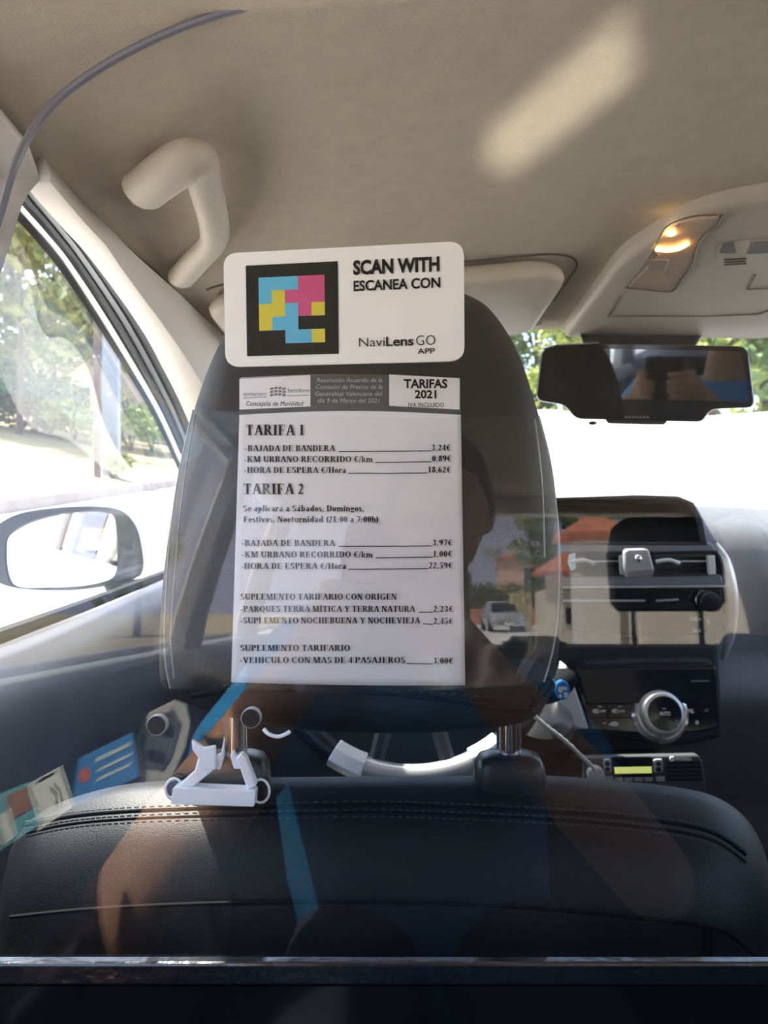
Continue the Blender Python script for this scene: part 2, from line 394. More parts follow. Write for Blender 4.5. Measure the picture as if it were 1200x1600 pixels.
M['reflector'] = mat('lamp_reflector', (.75,.52,.22), .25, metal=.8)
M['skin'] = mat('skin', (.52,.27,.15), .5, spec=.3, var=.06, vscale=30, sss=.15)
M['shirt'] = mat('blue_shirt', (.035,.29,.60), .85, spec=.2, var=.12, vscale=14, bump=.15, bscale=700)
M['hair'] = mat('dark_hair', (.03,.022,.018), .6, bump=.5, bscale=300)
M['trousers'] = mat('dark_trousers', (.03,.032,.045), .85, var=.1)
# ================================================================== CAR SHELL
CX = 0.353                                     # centre line of the car
def ceil_z(x, y):
    t = abs(x-CX)
    z = 1.465-.02*min(1, t/.4)**2
    if t > .40: z -= .058*(1-.6*sm(.6, 1.05, y))*((t-.40)/.20)**2.1
    if y > .3: z -= .048*((y-.3)/.75)**1.6
    if y < -.3: z -= .05*((-.3-y)/1.1)**2
    return z
b = MB(); b.grid(lambda i, j: Vector((CX-.60+1.20*i, -1.38+2.45*j, ceil_z(CX-.60+1.20*i, -1.38+2.45*j))), 48, 60)
o = struct(b.build('ceiling', M['headliner'], solid=.012, keep_normals=True, off=1)); 
def roof_z(x, y): return ceil_z(x, y)+.05
b = MB(); b.grid(lambda i, j: Vector((CX-.63+1.26*i, -1.45+2.54*j, roof_z(CX-.63+1.26*i, -1.45+2.54*j))), 30, 40)
struct(b.build('roof_shell', M['whitepaint'], solid=.012))
# underbody
b = MB(); b.box((CX, .15, .28), (1.5, 3.4, .06)); struct(b.build('floor', M['dashdark'], smooth=False))

def side(sgn):
    X = lambda x: x if sgn < 0 else 2*CX-x
    sd = 'left' if sgn < 0 else 'right'
    # outer white flank
    prof = [(-.47,.26),(-.50,.5),(-.50,.75),(-.465,1.0),(-.43,1.02),(-.41,1.015),(-.43,.7),(-.42,.26)]
    b = MB(); b.prism([(X(x), -1.6, z) for x, z in prof], (0, 3.35, 0)); struct(b.build('wall_'+sd, M['whitepaint'], bevel=.006))
    # roof rail (white outside, trim inside)
    pts = crv([(X(-.285),-1.42,1.37),(X(-.300),-.6,1.405),(X(-.305),.1,1.415),(X(-.300),.50,1.405)], 6)
    b = MB(); b.tube(pts, .030, 12); struct(b.build('trim_1' if sgn < 0 else 'trim_2', M['whitepaint']))
    # pillars
    def pillar(name, y0, y1, yt0, yt1):
        b = MB()
        rings = []
        for t in (0, .2, .4, .6, .8, 1):
            x = lerp(-.385, -.262, t**1.25); z = lerp(1.0, 1.385, t); a = lerp(y0, yt0, t); c = lerp(y1, yt1, t)
            rings.append([Vector((X(x+.006), a+.01, z)), Vector((X(x+.02), (a+c)/2, z)), Vector((X(x+.006), c-.01, z)), Vector((X(x-.03), c, z)), Vector((X(x-.03), a, z))])
        b.loft(rings); struct(b.build(name, M['pillar'], bevel=.006))
    k = 3 if sgn < 0 else 6
    pillar('trim_%d' % k, .36, .50, .42, .525)
    pillar('trim_%d' % (k+1), -.74, -.60, -.66, -.56)
    pillar('trim_%d' % (k+2), -1.42, -1.22, -1.36, -1.18)
    # rear door glass
    w = 3 if sgn < 0 else 5
    b = MB(); b.grid(lambda i, j: Vector((X(lerp(-.425, -.305, j**1.25)), lerp(-.6, .42, i), lerp(1.0, 1.385, j))), 1, 8)
    struct(b.build('window_%d' % w, M['glass']))
side(-1); side(1)
# door inner panels (dark skin)
def door_skin(sgn):
    X = lambda x: x if sgn < 0 else 2*CX-x
    def sec(y):
        return [(-.375,1.012),(-.360,1.022),(-.345,1.016),(-.328,.992),(-.315,.955),(-.312,.915),(-.325,.87),(-.345,.83),(-.350,.80),(-.318,.772),(-.300,.755),(-.300,.725),(-.325,.70),(-.335,.5),(-.34,.32),(-.40,.32),(-.40,.9)]
    b = MB(); rings = []
    for y in [-1.5+.05*k for k in range(59)]:
        up = .022*sm(.7, 1.4, y)
        rings.append([Vector((X(x), y, z+up)) for x, z in sec(y)])
    b.loft(rings)
    return struct(b.build('door_1' if sgn < 0 else 'door_2', M['door'], angle=60))
dl = door_skin(-1); door_skin(1)
# belt weatherstrip along the left front window
b = MB(); b.tube(crv([(-.382,.5,1.022),(-.380,.87,1.030),(-.378,1.08,1.036),(-.376,1.42,1.048)], 8), .0085, 8); struct(b.build('door_seal', M['rubber'], parent=dl))
# ---- left front window frame: curves read at their own depths
vG = [(-8,292,.51),(20,325,.555),(60,370,.61),(100,422,.69),(150,500,.80),(200,580,.95),(240,648,1.10),(275,722,1.27),(310,800,1.45)]
vS = [(45,262,.503),(75,300,.532),(110,342,.572),(150,392,.635),(219,495,.80),(256,565,.94),(290,640,1.10),(318,715,1.26),(350,800,1.43)]
G = crv([P(*p) for p in vG], 6); S = crv([P(*p) for p in vS], 6)
def mid(f, lift=0): return [lerp(g, s_, f) + Vector((lift, -lift*.6, -lift*.6)) for g, s_ in zip(G, S)]
def band(name, f0, f1, m, lift=.004):
    b = MB(); A = mid(f0); B = mid((f0+f1)/2-.06, lift); B2 = mid((f0+f1)/2+.06, lift); C_ = mid(f1)
    b.loft([A, B, B2, C_], closed=False, cap=False)
    return struct(b.build(name, m, solid=.006, keep_normals=True, parent=dl))
band('glass_channel', -.015, .07, M['rubber'], .002)
band('window_frame', .06, .30, M['whitepaint'], .003)
band('outer_seal', .29, .47, M['rubber'], .005)
band('inner_frame', .46, .70, mat('frame_grey', (.22,.235,.25), .45), .003)
band('inner_seal', .69, 1.03, M['rubber'], .008)
# A pillar trim and its upper seam line
def ceil_hit(u, v):
    Y = .8
    for _ in range(30):
        z = ceil_z((u-600)/F*Y, Y); Y = lerp(Y, (z-ZC)*F/(800-v), .6)
    return P(u, v, Y)
vT = [(52,256),(84,292),(122,334),(160,364),(200,389),(250,430),(300,478),(345,520),(400,580)]
T = crv([ceil_hit(*p)+Vector((0,-.003,-.002)) for p in vT], 6)
b = MB(); n_ = len(T)
MT = [lerp(S[i], T[i], .5)+Vector((.008,-.006,-.006)) for i in range(n_)]
b.loft([S, MT, T], closed=False, cap=False); ap = struct(b.build('trim_9', M['pillar'], solid=.01))
b = MB(); b.tube(T[16:], .0018, 6); struct(b.build('trim_seam', M['seamdark'], parent=ap))
# upper trim of the left centre pillar, beside the partition
b = MB(); fr_ = [ceil_hit(-70,95), ceil_hit(0,165), ceil_hit(38,212), ceil_hit(56,258)+Vector((0,0,-.002)), P(34,300,.505), P(14,350,.52), P(0,400,.535), P(-30,500,.55)]
bk_ = [p+Vector((-.09,-.03,-.01)) for p in fr_]
b.loft([[p+Vector((.004,-.004,-.006)) for p in fr_], [p+Vector((-.02,-.012,-.010)) for p in fr_], bk_], closed=False, cap=False); struct(b.build('trim_12', M['pillar'], solid=.008))
# right A pillar and windscreen
b = MB(); b.tube(crv([(2*CX+.25,.5,1.38),(2*CX+.27,.9,1.33),(2*CX+.33,1.4,1.18),(2*CX+.38,1.8,1.05)], 5), .04, 10); struct(b.build('trim_10', M['pillar']))
b = MB(); b.grid(lambda i, j: Vector((lerp(lerp(-.245, -.36, j), lerp(.95, 1.07, j), i), lerp(1.06, 1.82, j)+.05*(1-(2*i-1)**2), lerp(1.425, 1.10, j)+.02*math.sin(math.pi*j))), 16, 8)
struct(b.build('window_1', M['glass']))
# driver's side glass, front
b = MB()
gl = mid(-.01); N_ = len(gl)
bl = [Vector((-.392, lerp(.45, 1.5, i/(N_-1)), lerp(1.02, 1.05, i/(N_-1)))) for i in range(N_)]
b.loft([[lerp(gl[i], bl[i], t) for i in range(N_)] for t in (0,.2,.4,.6,.8,1)], closed=False, cap=False); struct(b.build('window_2', M['glass'], angle=180))
b = MB(); b.grid(lambda i, j: Vector((2*CX+lerp(.415,.30,j), lerp(.5,1.3,i), lerp(1.02, 1.38-.2*i, j))), 1, 4); struct(b.build('window_4', M['glass']))
# tailgate: wall below the rear window, header, glass
b = MB(); b.prism([(CX-.80,-1.42,.26),(CX+.80,-1.42,.26),(CX+.80,-1.42,.965),(CX-.80,-1.42,.965)], (0,-.06,0)); struct(b.build('wall_rear', M['dashdark'], smooth=False))
b = MB(); b.box((CX,-1.40,1.40), (1.25,.10,.05)); struct(b.build('trim_11', M['beige'], smooth=False, bevel=.01))
b = MB(); b.grid(lambda i, j: Vector((lerp(CX-.68, CX+.68, i), lerp(-1.46,-1.40,j), lerp(.95,1.39,j))), 1, 1); struct(b.build('window_6', M['glass'], smooth=False))
# bonnet and cowl
b = MB(); b.grid(lambda i, j: Vector((lerp(CX-.72, CX+.72, i), lerp(1.80, 2.7, j), 1.08-.25*j*j-.03*(2*i-1)**2)), 10, 10)
struct(b.build('bonnet', M['whitepaint'], solid=.02))

# ================================================================== OUTSIDE
def ground_z(x, y):
    if y > -1: z = .078*(y)*sm(2, 9, y) + .2*sm(3, 10, y)
    else: z = 0
    if x < -6.15:                               # field bank beyond the kerb
        z += .19*(-6.15-x)*sm(2, 9, y)
    if x < -6.0: z += .12
    return z
m_road = mat('pale_concrete_road', (.58,.555,.51), .9, spec=.2, var=.06, vscale=.6, bump=.1, bscale=30)
m_field = mat('dry_field', (.36,.285,.15), .95, spec=.1, col2=(.46,.38,.22), vscale=.7)
m_kerb = mat('kerb_stone', (.42,.36,.33), .9, var=.08, vscale=3)
def patch(name, x0, x1, y0, y1, m, nx, ny, dz=0):
    b = MB(); b.grid(lambda i, j: (lambda x, y: Vector((x, y, ground_z(x, y)+dz)))(lerp(x0, x1, i), lerp(y0, y1, j)), nx, ny)
    return struct(b.build(name, m, angle=180))
patch('road_ground', -6.0, 40, -120, 120, m_road, 20, 120)
patch('field_ground', -90, -6.3, -120, 120, m_field, 60, 120)
kb = MB()
kb.loft([[Vector((-6.32, y, ground_z(-6.5, y)+.02)) for y in range(-60, 80)], [Vector((-6.05, y, ground_z(-6.5, y)+.03)) for y in range(-60, 80)],
         [Vector((-6.0, y, ground_z(-5.9, y)-.02)) for y in range(-60, 80)]], closed=False, cap=False)
struct(kb.build('kerb_strip', m_kerb, angle=30))
def ray_to(u, v, fn):                            # first ground point along a line of sight
    Y = 2.0
    while Y < 150:
        p = P(u, v, Y)
        if p.z < fn(p.x, p.y): return p
        Y += .1
    return P(u, v, 60)
m_leaf = [mat('leaf_'+n, c, .6, spec=.3, col2=c2, vscale=1.2) for n, c, c2 in (
    ('olive', (.17,.19,.05), (.30,.31,.10)), ('deep', (.06,.11,.035), (.13,.20,.06)), ('yellow_green', (.28,.34,.07), (.42,.46,.13)), ('grey_green', (.20,.25,.14), (.33,.37,.22)))]
m_bark = mat('bark', (.12,.085,.06), .9, var=.2, vscale=6)
def foliage(b, c, r, n, size, rng):
    c = Vector(c)
    for _ in range(n):
        d = Vector((rng.gauss(0,1), rng.gauss(0,1), rng.gauss(0,1))).normalized()
        k = rng.random()**.4
        p = c+Vector((d.x*r[0], d.y*r[1], d.z*r[2]))*k
        q = Quaternion(Vector((rng.gauss(0,1), rng.gauss(0,1), rng.gauss(0,1))).normalized(), rng.uniform(0, 6.28))
        s_ = size*rng.uniform(.6, 1.4)
        b.face([p+q @ Vector(v) for v in ((-s_*.5,0,0),(0,-s_*.28,.05*s_),(s_*.6,0,0),(0,s_*.28,.05*s_))])
def tree(name, label, foot, h, rad, leafm, seed, n=1400, size=.5, trunk=.16, lo=.35, group='trees beyond the field', cat='tree', clumps=9):
    rng = random.Random(seed); foot = Vector(foot)
    t = thing(name, foot, label, cat, group)
    b = MB(); top = foot+Vector((rng.uniform(-.3,.3), 0, h*.85))
    b.tube(crv([foot-Vector((0,0,.3)), lerp(foot, top, .4)+Vector((rng.uniform(-.2,.2),0,0)), top], 4), [trunk*(1-.7*i/8) for i in range(9)], 8)
    for k in range(4):
        a = lerp(foot, top, rng.uniform(.4,.7)); e = a+Vector((rng.uniform(-rad,rad)*.7, rng.uniform(-rad,rad)*.5, h*.2))
        b.tube([a, lerp(a, e, .5)+Vector((0,0,.1)), e], [trunk*.4, trunk*.3, trunk*.15], 6)
    b.build('trunk', m_bark, t)
    f = MB()
    for k in range(clumps):
        cz = foot.z+h*rng.uniform(lo, 1.0); w = rad*(1-.5*abs((cz-foot.z)/h-.6))
        c = (foot.x+rng.uniform(-w, w)*.75, foot.y+rng.uniform(-w, w)*.75, cz)
        q = rad*rng.uniform(.3,.55)
        foliage(f, c, (q, q, q*.7), n//clumps, size, rng)
    f.build('crown', leafm, t, smooth=False, keep_normals=True)
    return t
def bush(label, foot, r, leafm, seed, n=500, size=.25, group='bushes at the edge of the field', name='bush'):
    rng = random.Random(seed); foot = Vector(foot)
    t = thing(name, foot, label, 'bush', group)
    b = MB()
    for k in range(5):
        e = foot+Vector((rng.uniform(-r,r)*.6, rng.uniform(-r,r)*.6, r*rng.uniform(.8,1.3)))
        b.tube([foot-Vector((0,0,.1)), lerp(foot, e, .5)+Vector((0,0,.1)), e], [.04,.03,.015], 6)
    b.build('stems', m_bark, t)
    f = MB()
    for k in range(6):
        c = foot+Vector((rng.uniform(-r,r)*.7, rng.uniform(-r,r)*.5, r*rng.uniform(.4,1.1)))
        foliage(f, c, (r*.55, r*.55, r*.45), n//6, size, rng)
    f.build('foliage', leafm, t, smooth=False, keep_normals=True)
    return t
gz = lambda x, y: ground_z(x, y)
def footat(u, Y): return Vector(((u-600)/F*Y, Y, gz((u-600)/F*Y, Y)))
# trees seen through the driver's window
for i, (u, Y, h, r, k, lab) in enumerate([
    (-60, 33, 13, 3.6, 0, 'tall olive tree at the left edge of the side window, behind the mirror'),
    (30, 30, 11.5, 2.6, 0, 'tall thin pine with see-through crown at left of the side window'),
    (85, 40, 15, 4.0, 0, 'broad olive green tree left of the pale gabled house'),
    (150, 52, 16, 4.2, 3, 'hazy grey green tree rising behind the pale gabled house'),
    (215, 56, 15, 4.5, 3, 'pale grey green tree behind the two roadside poles'),
    (262, 50, 13, 3.6, 2, 'bright green tree beside the slanted front pillar')]):
    tree('tree', lab, footat(u, Y), h, r, m_leaf[k], 11+i, n=6000 if i != 1 else 900, size=.55, clumps=24, lo=.08 if i != 1 else .3)
for i, (u, Y, r, k, lab) in enumerate([
    (-10, 32, 1.9, 1, 'dark bush at left edge of the dry field'), (35, 33, 1.7, 1, 'dark green bush below the thin pine'), (80, 34, 1.6, 3, 'grey green bush in front of the gabled house, left side'),
    (118, 33, 1.5, 2, 'yellow green bush left of the brown pole'), (205, 33, 1.9, 2, 'bright leafy bush right of the steel pole'), (238, 36, 1.7, 2, 'yellow green bush under the front pillar'), (176, 19.6, .45, 2, 'small tuft bush at the foot of the steel pole')]):
    bush(lab, footat(u, Y), r, m_leaf[k], 40+i, n=600 if r > 1 else 300, size=.32 if r > 1 else .16)
# gabled house
hp = footat(150, 46); hz = hp.z
ht = thing('house', hp, 'pale pink gabled house behind bushes beyond the dry field', 'house')
z_at = lambda v, Y: ZC+(800-v)/F*Y
x_at = lambda u, Y: (u-600)/F*Y
Y_ = 46
b = MB(); b.prism([(x_at(68,Y_),Y_,hz-1),(x_at(240,Y_),Y_,hz-1),(x_at(240,Y_),Y_,z_at(612,Y_)),(x_at(152,Y_),Y_,z_at(552,Y_)),(x_at(68,Y_),Y_,z_at(612,Y_))], (0,8,0)); b.build('wall', mat('pink_render', (.66,.52,.44), .9, var=.05, vscale=1), ht, smooth=False)
m_rf = mat('pale_roof', (.78,.70,.62), .8, var=.05, vscale=3)
for s_ in (0, 1):
    e = (x_at(40 if s_ == 0 else 268, Y_), z_at(632, Y_)); r_ = (x_at(152,Y_), z_at(543,Y_))
    b = MB(); b.prism([(r_[0],Y_-.4,r_[1]),(e[0],Y_-.4,e[1]),(e[0],Y_-.4,e[1]+.35),(r_[0],Y_-.4,r_[1]+.35)], (0,8.8,0)); b.build('roof_slope', m_rf, ht, smooth=False)
b = MB(); b.box((x_at(128,Y_), Y_-.03, z_at(622,Y_)), (1.0,.1,1.3)); b.build('window', M['screen'], ht, smooth=False)
# poles
pf = ray_to(152, 746, gz)
t = thing('utility_pole', pf, 'thin dark brown wooden pole left of the steel pole', 'pole')
b = MB(); b.tube([pf-Vector((0,0,.2)), pf+Vector((0,0,4)), pf+Vector((0,0,8.5))], [.095,.085,.075], 12); b.build('shaft', mat('brown_wood_pole', (.17,.115,.10), .85, var=.15, vscale=4), t)
for z in (1.3, 3.1, 4.6):
    b = MB(); b.tube([pf+Vector((.1*math.cos(a), .1*math.sin(a), z)) for a in [k*math.pi/6 for k in range(12)]], .012, 6, closed=True); b.build('steel_band', M['chrome'], t)
pf = ray_to(174, 744, gz)
t = thing('steel_pole', pf, 'grey galvanised steel pole right of the brown wooden pole', 'pole')
b = MB(); pr = [(-.22,-.1),(-.05,-.14),(.05,-.14),(.22,-.1),(.22,.1),(-.22,.1)]
b.loft([[pf+Vector((x*k, y*k, z)) for x, y in pr] for z, k in ((-.2,1),(4,.97),(8.5,.9))]); b.build('shaft', mat('galvanised', (.36,.38,.42), .45, metal=.4, var=.05, vscale=5), t)
b = MB(); b.box(pf+Vector((0,-.145,2.2)), (.10,.02,.06)); b.build('plate', M['legend'], t, smooth=False)
# white retaining wall and trees ahead
m_wall = mat('white_render_wall', (.74,.72,.68), .9, var=.03, vscale=.8)
b = MB()
top = [(700,645,24),(860,640,20),(1000,655,16),(1110,650,12.5),(1250,640,9.5),(1500,630,7)]
A = [P(*p) for p in top]; Bm = [Vector((p.x, p.y, gz(p.x, p.y)-.3)) for p in A]
d = Vector((.1,.35,0))
b.loft([A, Bm, [p+d for p in Bm], [p+d for p in A]], closed=False, cap=False, cyc=True)
struct(b.build('garden_wall', m_wall, smooth=False))
for i, (u, Y, h, r, k, lab) in enumerate([
    (760, 40, 14, 4.2, 1, 'dark green tree ahead, behind the top of the headrest'), (842, 34, 12, 2.6, 1, 'dark green tree ahead under the sun visor'), (885, 30, 11, 2.4, 2, 'bright green tree ahead left of the interior mirror'),
    (1010, 30, 11, 3.5, 1, 'green tree ahead hidden behind the interior mirror'), (1115, 20, 8.5, 2.0, 2, 'yellow green tree ahead, right of the interior mirror'), (1185, 17, 7.6, 2.1, 2, 'light leafy tree ahead at right edge of the windscreen'), (1290, 15, 7, 2.2, 1, 'tree ahead beyond the right edge of the windscreen')]):
    tree('tree', lab, footat(u, Y), h, r, m_leaf[k], 71+i, n=5200, size=.30, lo=.15, clumps=20, group='trees ahead of the car')
b = MB(); p = footat(987, 14.0); b.tube([p-Vector((0,0,.2)), Vector((p.x, p.y, z_at(752, 14.0)))], .05, 10); o = b.build('marker_post', mat('post_tan', (.55,.47,.34), .8)); tag(o, 'short tan marker post standing ahead above the dash hood', 'post')
# ================================================================== DRIVER'S SEAT
def HYt(z): return .474+.13*(z-1.138)
def HY0(x, z): return HYt(z)+.9*(x+.02)**2
seat = thing('driver_seat', (-.01, .52, .45), "driver's seat in dark leatherette with stitched shoulder, seen from behind", 'seat')
out_h = [(565,436),(650,437),(700,441),(735,450),(765,466),(792,498),(818,545),(836,600),(850,650),(862,700),(872,760),(879,830),(881,890),(880,950),(872,1010),(858,1060),(842,1098),(825,1114),
         (790,1122),(700,1127),(600,1127),(500,1124),(430,1118),(360,1106),(300,1090),(262,1072),(252,1030),(252,960),(256,880),(266,790),(278,715),(294,645),(312,586),(332,537),(356,496),(390,462),(440,443),(500,437)]
oh = crv([P(u, v, .53) for u, v in out_h], 3, closed=True)
cen = Vector((-.018, .53, 1.11))
b = MB(); rings = []
for s_ in (.02,.15,.3,.45,.6,.72,.82,.9,.95,.98,1.0):
    ring = []
    for p in oh:
        x = cen.x+(p.x-cen.x)*s_; z = cen.z+(p.z-cen.z)*s_
        ring.append(Vector((x, HY0(x, z)+.045*s_**9+.0015*noise.noise(Vector((x*22, z*22, 3))), z)))
    rings.append(ring)
for s_, dy in ((.985,.03),(.95,.06),(.90,.085),(.80,.10),(.5,.11),(.02,.112)):
    rings.append([Vector((cen.x+(p.x-cen.x)*s_, HYt(p.z)+.03+dy, cen.z+(p.z-cen.z)*s_)) for p in oh])
b.loft(rings); head = b.build('headrest', M['headcover'], seat, angle=70)
# stitched seams of the headrest
def hs(u, v, off=.001):
    Y = .5
    for _ in range(5):
        p = P(u, v, Y); Y = HY0(p.x, p.z)-off
    return P(u, v, Y)
b = MB(); b.tube(crv([hs(300,1088,.0),hs(350,1080),hs(430,1076),hs(560,1080),(hs(700,1094)),hs(790,1108),hs(832,1112,-.03)], 6), .0018, 6); b.build('seam', M['seamdark'], head)
b = MB()
for k in range(26):
    u = 335+k*17; v = 1078-3*math.sin((u-300)/170) if u < 560 else 1080+ (u-560)*.075
    b.ell(hs(u, v-6, .0012), (.0016,.0008,.0006), 6)
o = b.build('stitching', M['thread'], head); o['kind'] = 'stuff'
# backrest
def SY(x, z): return .452+.13*(z-.93)+.35*(x+.01)**2
out_s = [(26,1318),(52,1278),(90,1252),(146,1230),(220,1212),(320,1203),(450,1197),(600,1195),(750,1195),(850,1198),(950,1209),(1040,1222),(1105,1238),(1150,1264),(1180,1300),(1198,1352),(1208,1440),(1214,1560),(1216,1750),(1200,2250),(40,2250),(10,1750),(12,1560),(14,1440),(17,1370)]
os_ = crv([P(u, v, .535) for u, v in out_s], 4, closed=True)
cs = Vector((0, .535, .70))
b = MB(); rings = []
for s_ in (.02,.2,.4,.55,.7,.8,.88,.93,.965,.985,1.0):
    ring = []
    for p in os_:
        x = cs.x+(p.x-cs.x)*s_; z = cs.z+(p.z-cs.z)*s_
        ring.append(Vector((x, SY(x, z)+.055*s_**14+.0016*noise.noise(Vector((x*9, z*12, 1))), z)))
    rings.append(ring)
for s_, dy in ((.975,.03),(.93,.06),(.86,.09),(.78,.12),(.5,.14),(.02,.14)):
    rings.append([Vector((cs.x+(p.x-cs.x)*s_, SY(p.x, p.z)+.04+dy, cs.z+(p.z-cs.z)*s_)) for p in os_])
b.loft(rings); back = b.build('backrest', M['leather'], seat, angle=70)
def ss(u, v, off=.0006):
    Y = .48
    for _ in range(5):
        p = P(u, v, Y); s_ = max(abs(p.x)/.262, 0)
        Y = SY(p.x, p.z)-off
    return P(u, v, Y)
topseam = [(40,1290),(110,1276),(200,1268),(330,1263),(450,1260),(600,1258),(720,1262),(850,1268),(960,1276),(1060,1288),(1120,1304),(1165,1335)]
lowseam = [(16,1433),(150,1420),(350,1411),(600,1410),(800,1417),(950,1430),(1080,1444),(1140,1460),(1185,1500)]
b = MB(); b.tube(crv([ss(*p) for p in topseam], 6), .0013, 6); b.build('shoulder_piping', M['seamdark'], back)
b = MB(); b.tube(crv([ss(u, v+12) for u, v in topseam], 6), .0009, 6); b.build('shoulder_seam', M['seamdark'], back)
b = MB(); b.tube(crv([ss(*p) for p in lowseam], 6), .0014, 6); b.build('lower_seam', M['seamdark'], back)
b = MB(); 
for uu in (1102, 1112): b.tube([ss(uu, v) for v in range(1446, 1700, 20)], .0011, 6)
b.build('side_seam', M['seamdark'], back)
def stitches(curve, name, n):
    pts = crv([ss(u, v, .0014) for u, v in curve], 14); b = MB(); L_ = len(pts)
    for k in range(n):
        i = k/n*(L_-2); p = pts[int(i)].lerp(pts[int(i)+1], i % 1); q = pts[int(i)].lerp(pts[int(i)+1], min(1, (i % 1)+.35))
        b.tube([p, p+(pts[int(i)+1]-pts[int(i)]).normalized()*.0026], .00045, 5)
    o = b.build(name, M['thread'], back); o['kind'] = 'stuff'
stitches([(u, v-6) for u, v in topseam], 'upper_stitching', 110)
stitches([(u, v+7) for u, v in topseam], 'middle_stitching', 110)
stitches([(u, v+18) for u, v in topseam], 'bottom_stitching', 110)
# cushion
b = MB(); b.loft([[Vector((x*k, y, z*1.0+dz)) for x, z in roundpoly([(-.26,.44),(.25,.44),(.25,.60),(-.26,.60)], .05)] for y, k, dz in ((.50,.96,0),(.56,1,0),(.95,1,.03),(1.02,.95,.03))]); b.build('cushion', M['leather'], seat)
# posts and guides
for u, lab in ((795, 'r'), (367, 'l')):
    Yp = .515; x = x_at(u, Yp); z0 = z_at(1215, Yp); z1 = z_at(1105, Yp)
    b = MB(); b.lathe([(.0086,z0-.06),(.0086,z1+.02)], (x, Yp, 0), n=20); b.build('headrest_post', M['chrome'], seat)
    g = MB(); zz = z_at(1238, .505)
    g.loft([[Vector((x+dx*k, Yp-.002+dy*k, z)) for dx, dy in roundpoly([(-.024,-.016),(.024,-.016),(.024,.016),(-.024,.016)], .012)] for z, k in ((zz-.012,1.0),(zz+.006,1.02),(zz+.016,.98),(zz+.022,.86),(zz+.0245,.6))])
    g.build('post_guide', M['black'], seat, angle=50)
# ------------------------------------------------------------------ clear pocket over the headrest
def vs_pt(u, v, off=.006):
    Y = .5
    for _ in range(6):
        p = P(u, v, Y); Y = HY0(p.x, p.z)-off
    return P(u, v, Y)
sl = thing('clear_pocket', (-.02, .47, 1.0), 'clear vinyl pocket over the headrest holding the fare sheet', 'plastic pocket')
left = [(302,640),(290,690),(279,740),(270,800),(264,860),(260,920),(257,980),(257,1030),(266,1076)]
right = [(842,650),(853,690),(862,730),(868,780),(872,830),(874,890),(873,950),(866,1010),(850,1066)]
b = MB()
def sl_pt(i, j):
    k = j*(len(left)-1); a = int(min(k, len(left)-2)); f = k-a
    ul, vl = lerp(left[a][0], left[a+1][0], f), lerp(left[a][1], left[a+1][1], f)
    ur, vr = lerp(right[a][0], right[a+1][0], f), lerp(right[a][1], right[a+1][1], f)
    u = lerp(ul, ur, i); v = lerp(vl, vr, i)+ 22*math.sin(math.pi*i)*(1-j)*.3 + (12*math.sin(math.pi*i) if j > .95 else 0)
    return vs_pt(u, v, .0055+.0012*noise.noise(Vector((i*5, j*6, 0)))+.004*min(1, 8*max(0, .06-min(i, 1-i))/.5))
b.grid(sl_pt, 50, 40); b.build('sheet', M['sleeve'], sl)
m_weld = mat('welded_vinyl', (.30,.30,.31), .3, spec=.7)
for side_ in ([(305,648),(296,700),(287,760),(280,820),(275,880),(270,940),(267,1000),(272,1060)], [(836,655),(842,705),(847,760),(850,820),(851,870)]):
    b = MB(); b.tube(crv([vs_pt(u, v, .0075) for u, v in side_], 6), .0009, 6, flat=.6); b.build('welded_seam', m_weld, sl)
for ed in (left, right):
    b = MB(); b.tube(crv([sl_pt(0 if ed is left else 1, k/10) for k in range(11)], 4), .0006, 6); b.build('cut_edge', m_weld, sl)
# knotted elastic at the lower right corner
b = MB()
for pts in ([(828,1104),(835,1075),(826,1050),(822,1082),(836,1098)], [(825,1106),(842,1085),(858,1062),(862,1076),(842,1096),(830,1108)]):
    b.tube(crv([P(u, v, .49) for u, v in pts], 6), .0022, 6)
o = b.build('elastic_strap', M['black'], sl)
# ------------------------------------------------------------------ fare sheet
def PYs(x, z): return HYt(z)+.9*(x+.02)**2-.0038
def pp(u, v, off=.0):
    Y = .48
    for _ in range(5):
        p = P(u, v, Y); Y = PYs(p.x, p.z)-off
    return P(u, v, Y)
def edge_u(v): 
    t = (v-586)/(1070-586); return lerp(376, 361, t), lerp(719, 727, t)
def pf_(i, j, off=0):
    v0 = lerp(590, 592, i)-6*math.sin(math.pi*i); v1 = lerp(1066, 1071, i)+2*math.sin(math.pi*i)
    v = lerp(v0, v1, j); l, r = edge_u(v); return pp(lerp(l, r, i), v, off)
sh = thing('fare_sheet', pp(545, 1070), 'white printed taxi fare sheet headed TARIFAS 2021 behind clear plastic', 'notice')
b = MB(); b.grid(lambda i, j: pf_(i, j), 40, 40); b.build('sheet', M['paper'], sh, solid=.0002, keep_normals=True, off=1)
# dark header band with two white boxes
def q(u, v): return pp(u, v, .0009)
def arcv(u, v, amp): 
    return v-amp*math.sin(math.pi*(u-375)/345)
b = MB(); b.grid(lambda i, j: pp(lerp(*edge_u(lerp(586,646,j)), i), arcv(lerp(375,719,i), lerp(591, 648, j), 6), .0004), 40, 8); b.build('header_band', M['inkdark'], sh)
b = MB(); b.grid(lambda i, j: pp(lerp(374,485,i), lerp(lerp(592,586,i), lerp(640,635,i), j), .0007), 16, 6); b.build('header_box', M['paper'], sh)
b = MB(); b.grid(lambda i, j: pp(lerp(608,718,i), lerp(lerp(585,591,i), lerp(634,640,i), j), .0007), 16, 6)
b.build('header_box', M['paper'], sh)
ink = MB()
SQ = lambda u, v: q(u, v)
def fline(t0, t1, v, a, b_, cap=9.8, bold=.018, serif=True):
    ink.text(t0, SQ, a, b_, v, cap, bold, serif)
ink.text('TARIFA 1', SQ, 384.5, 475, 680, 16.5, .018, True)
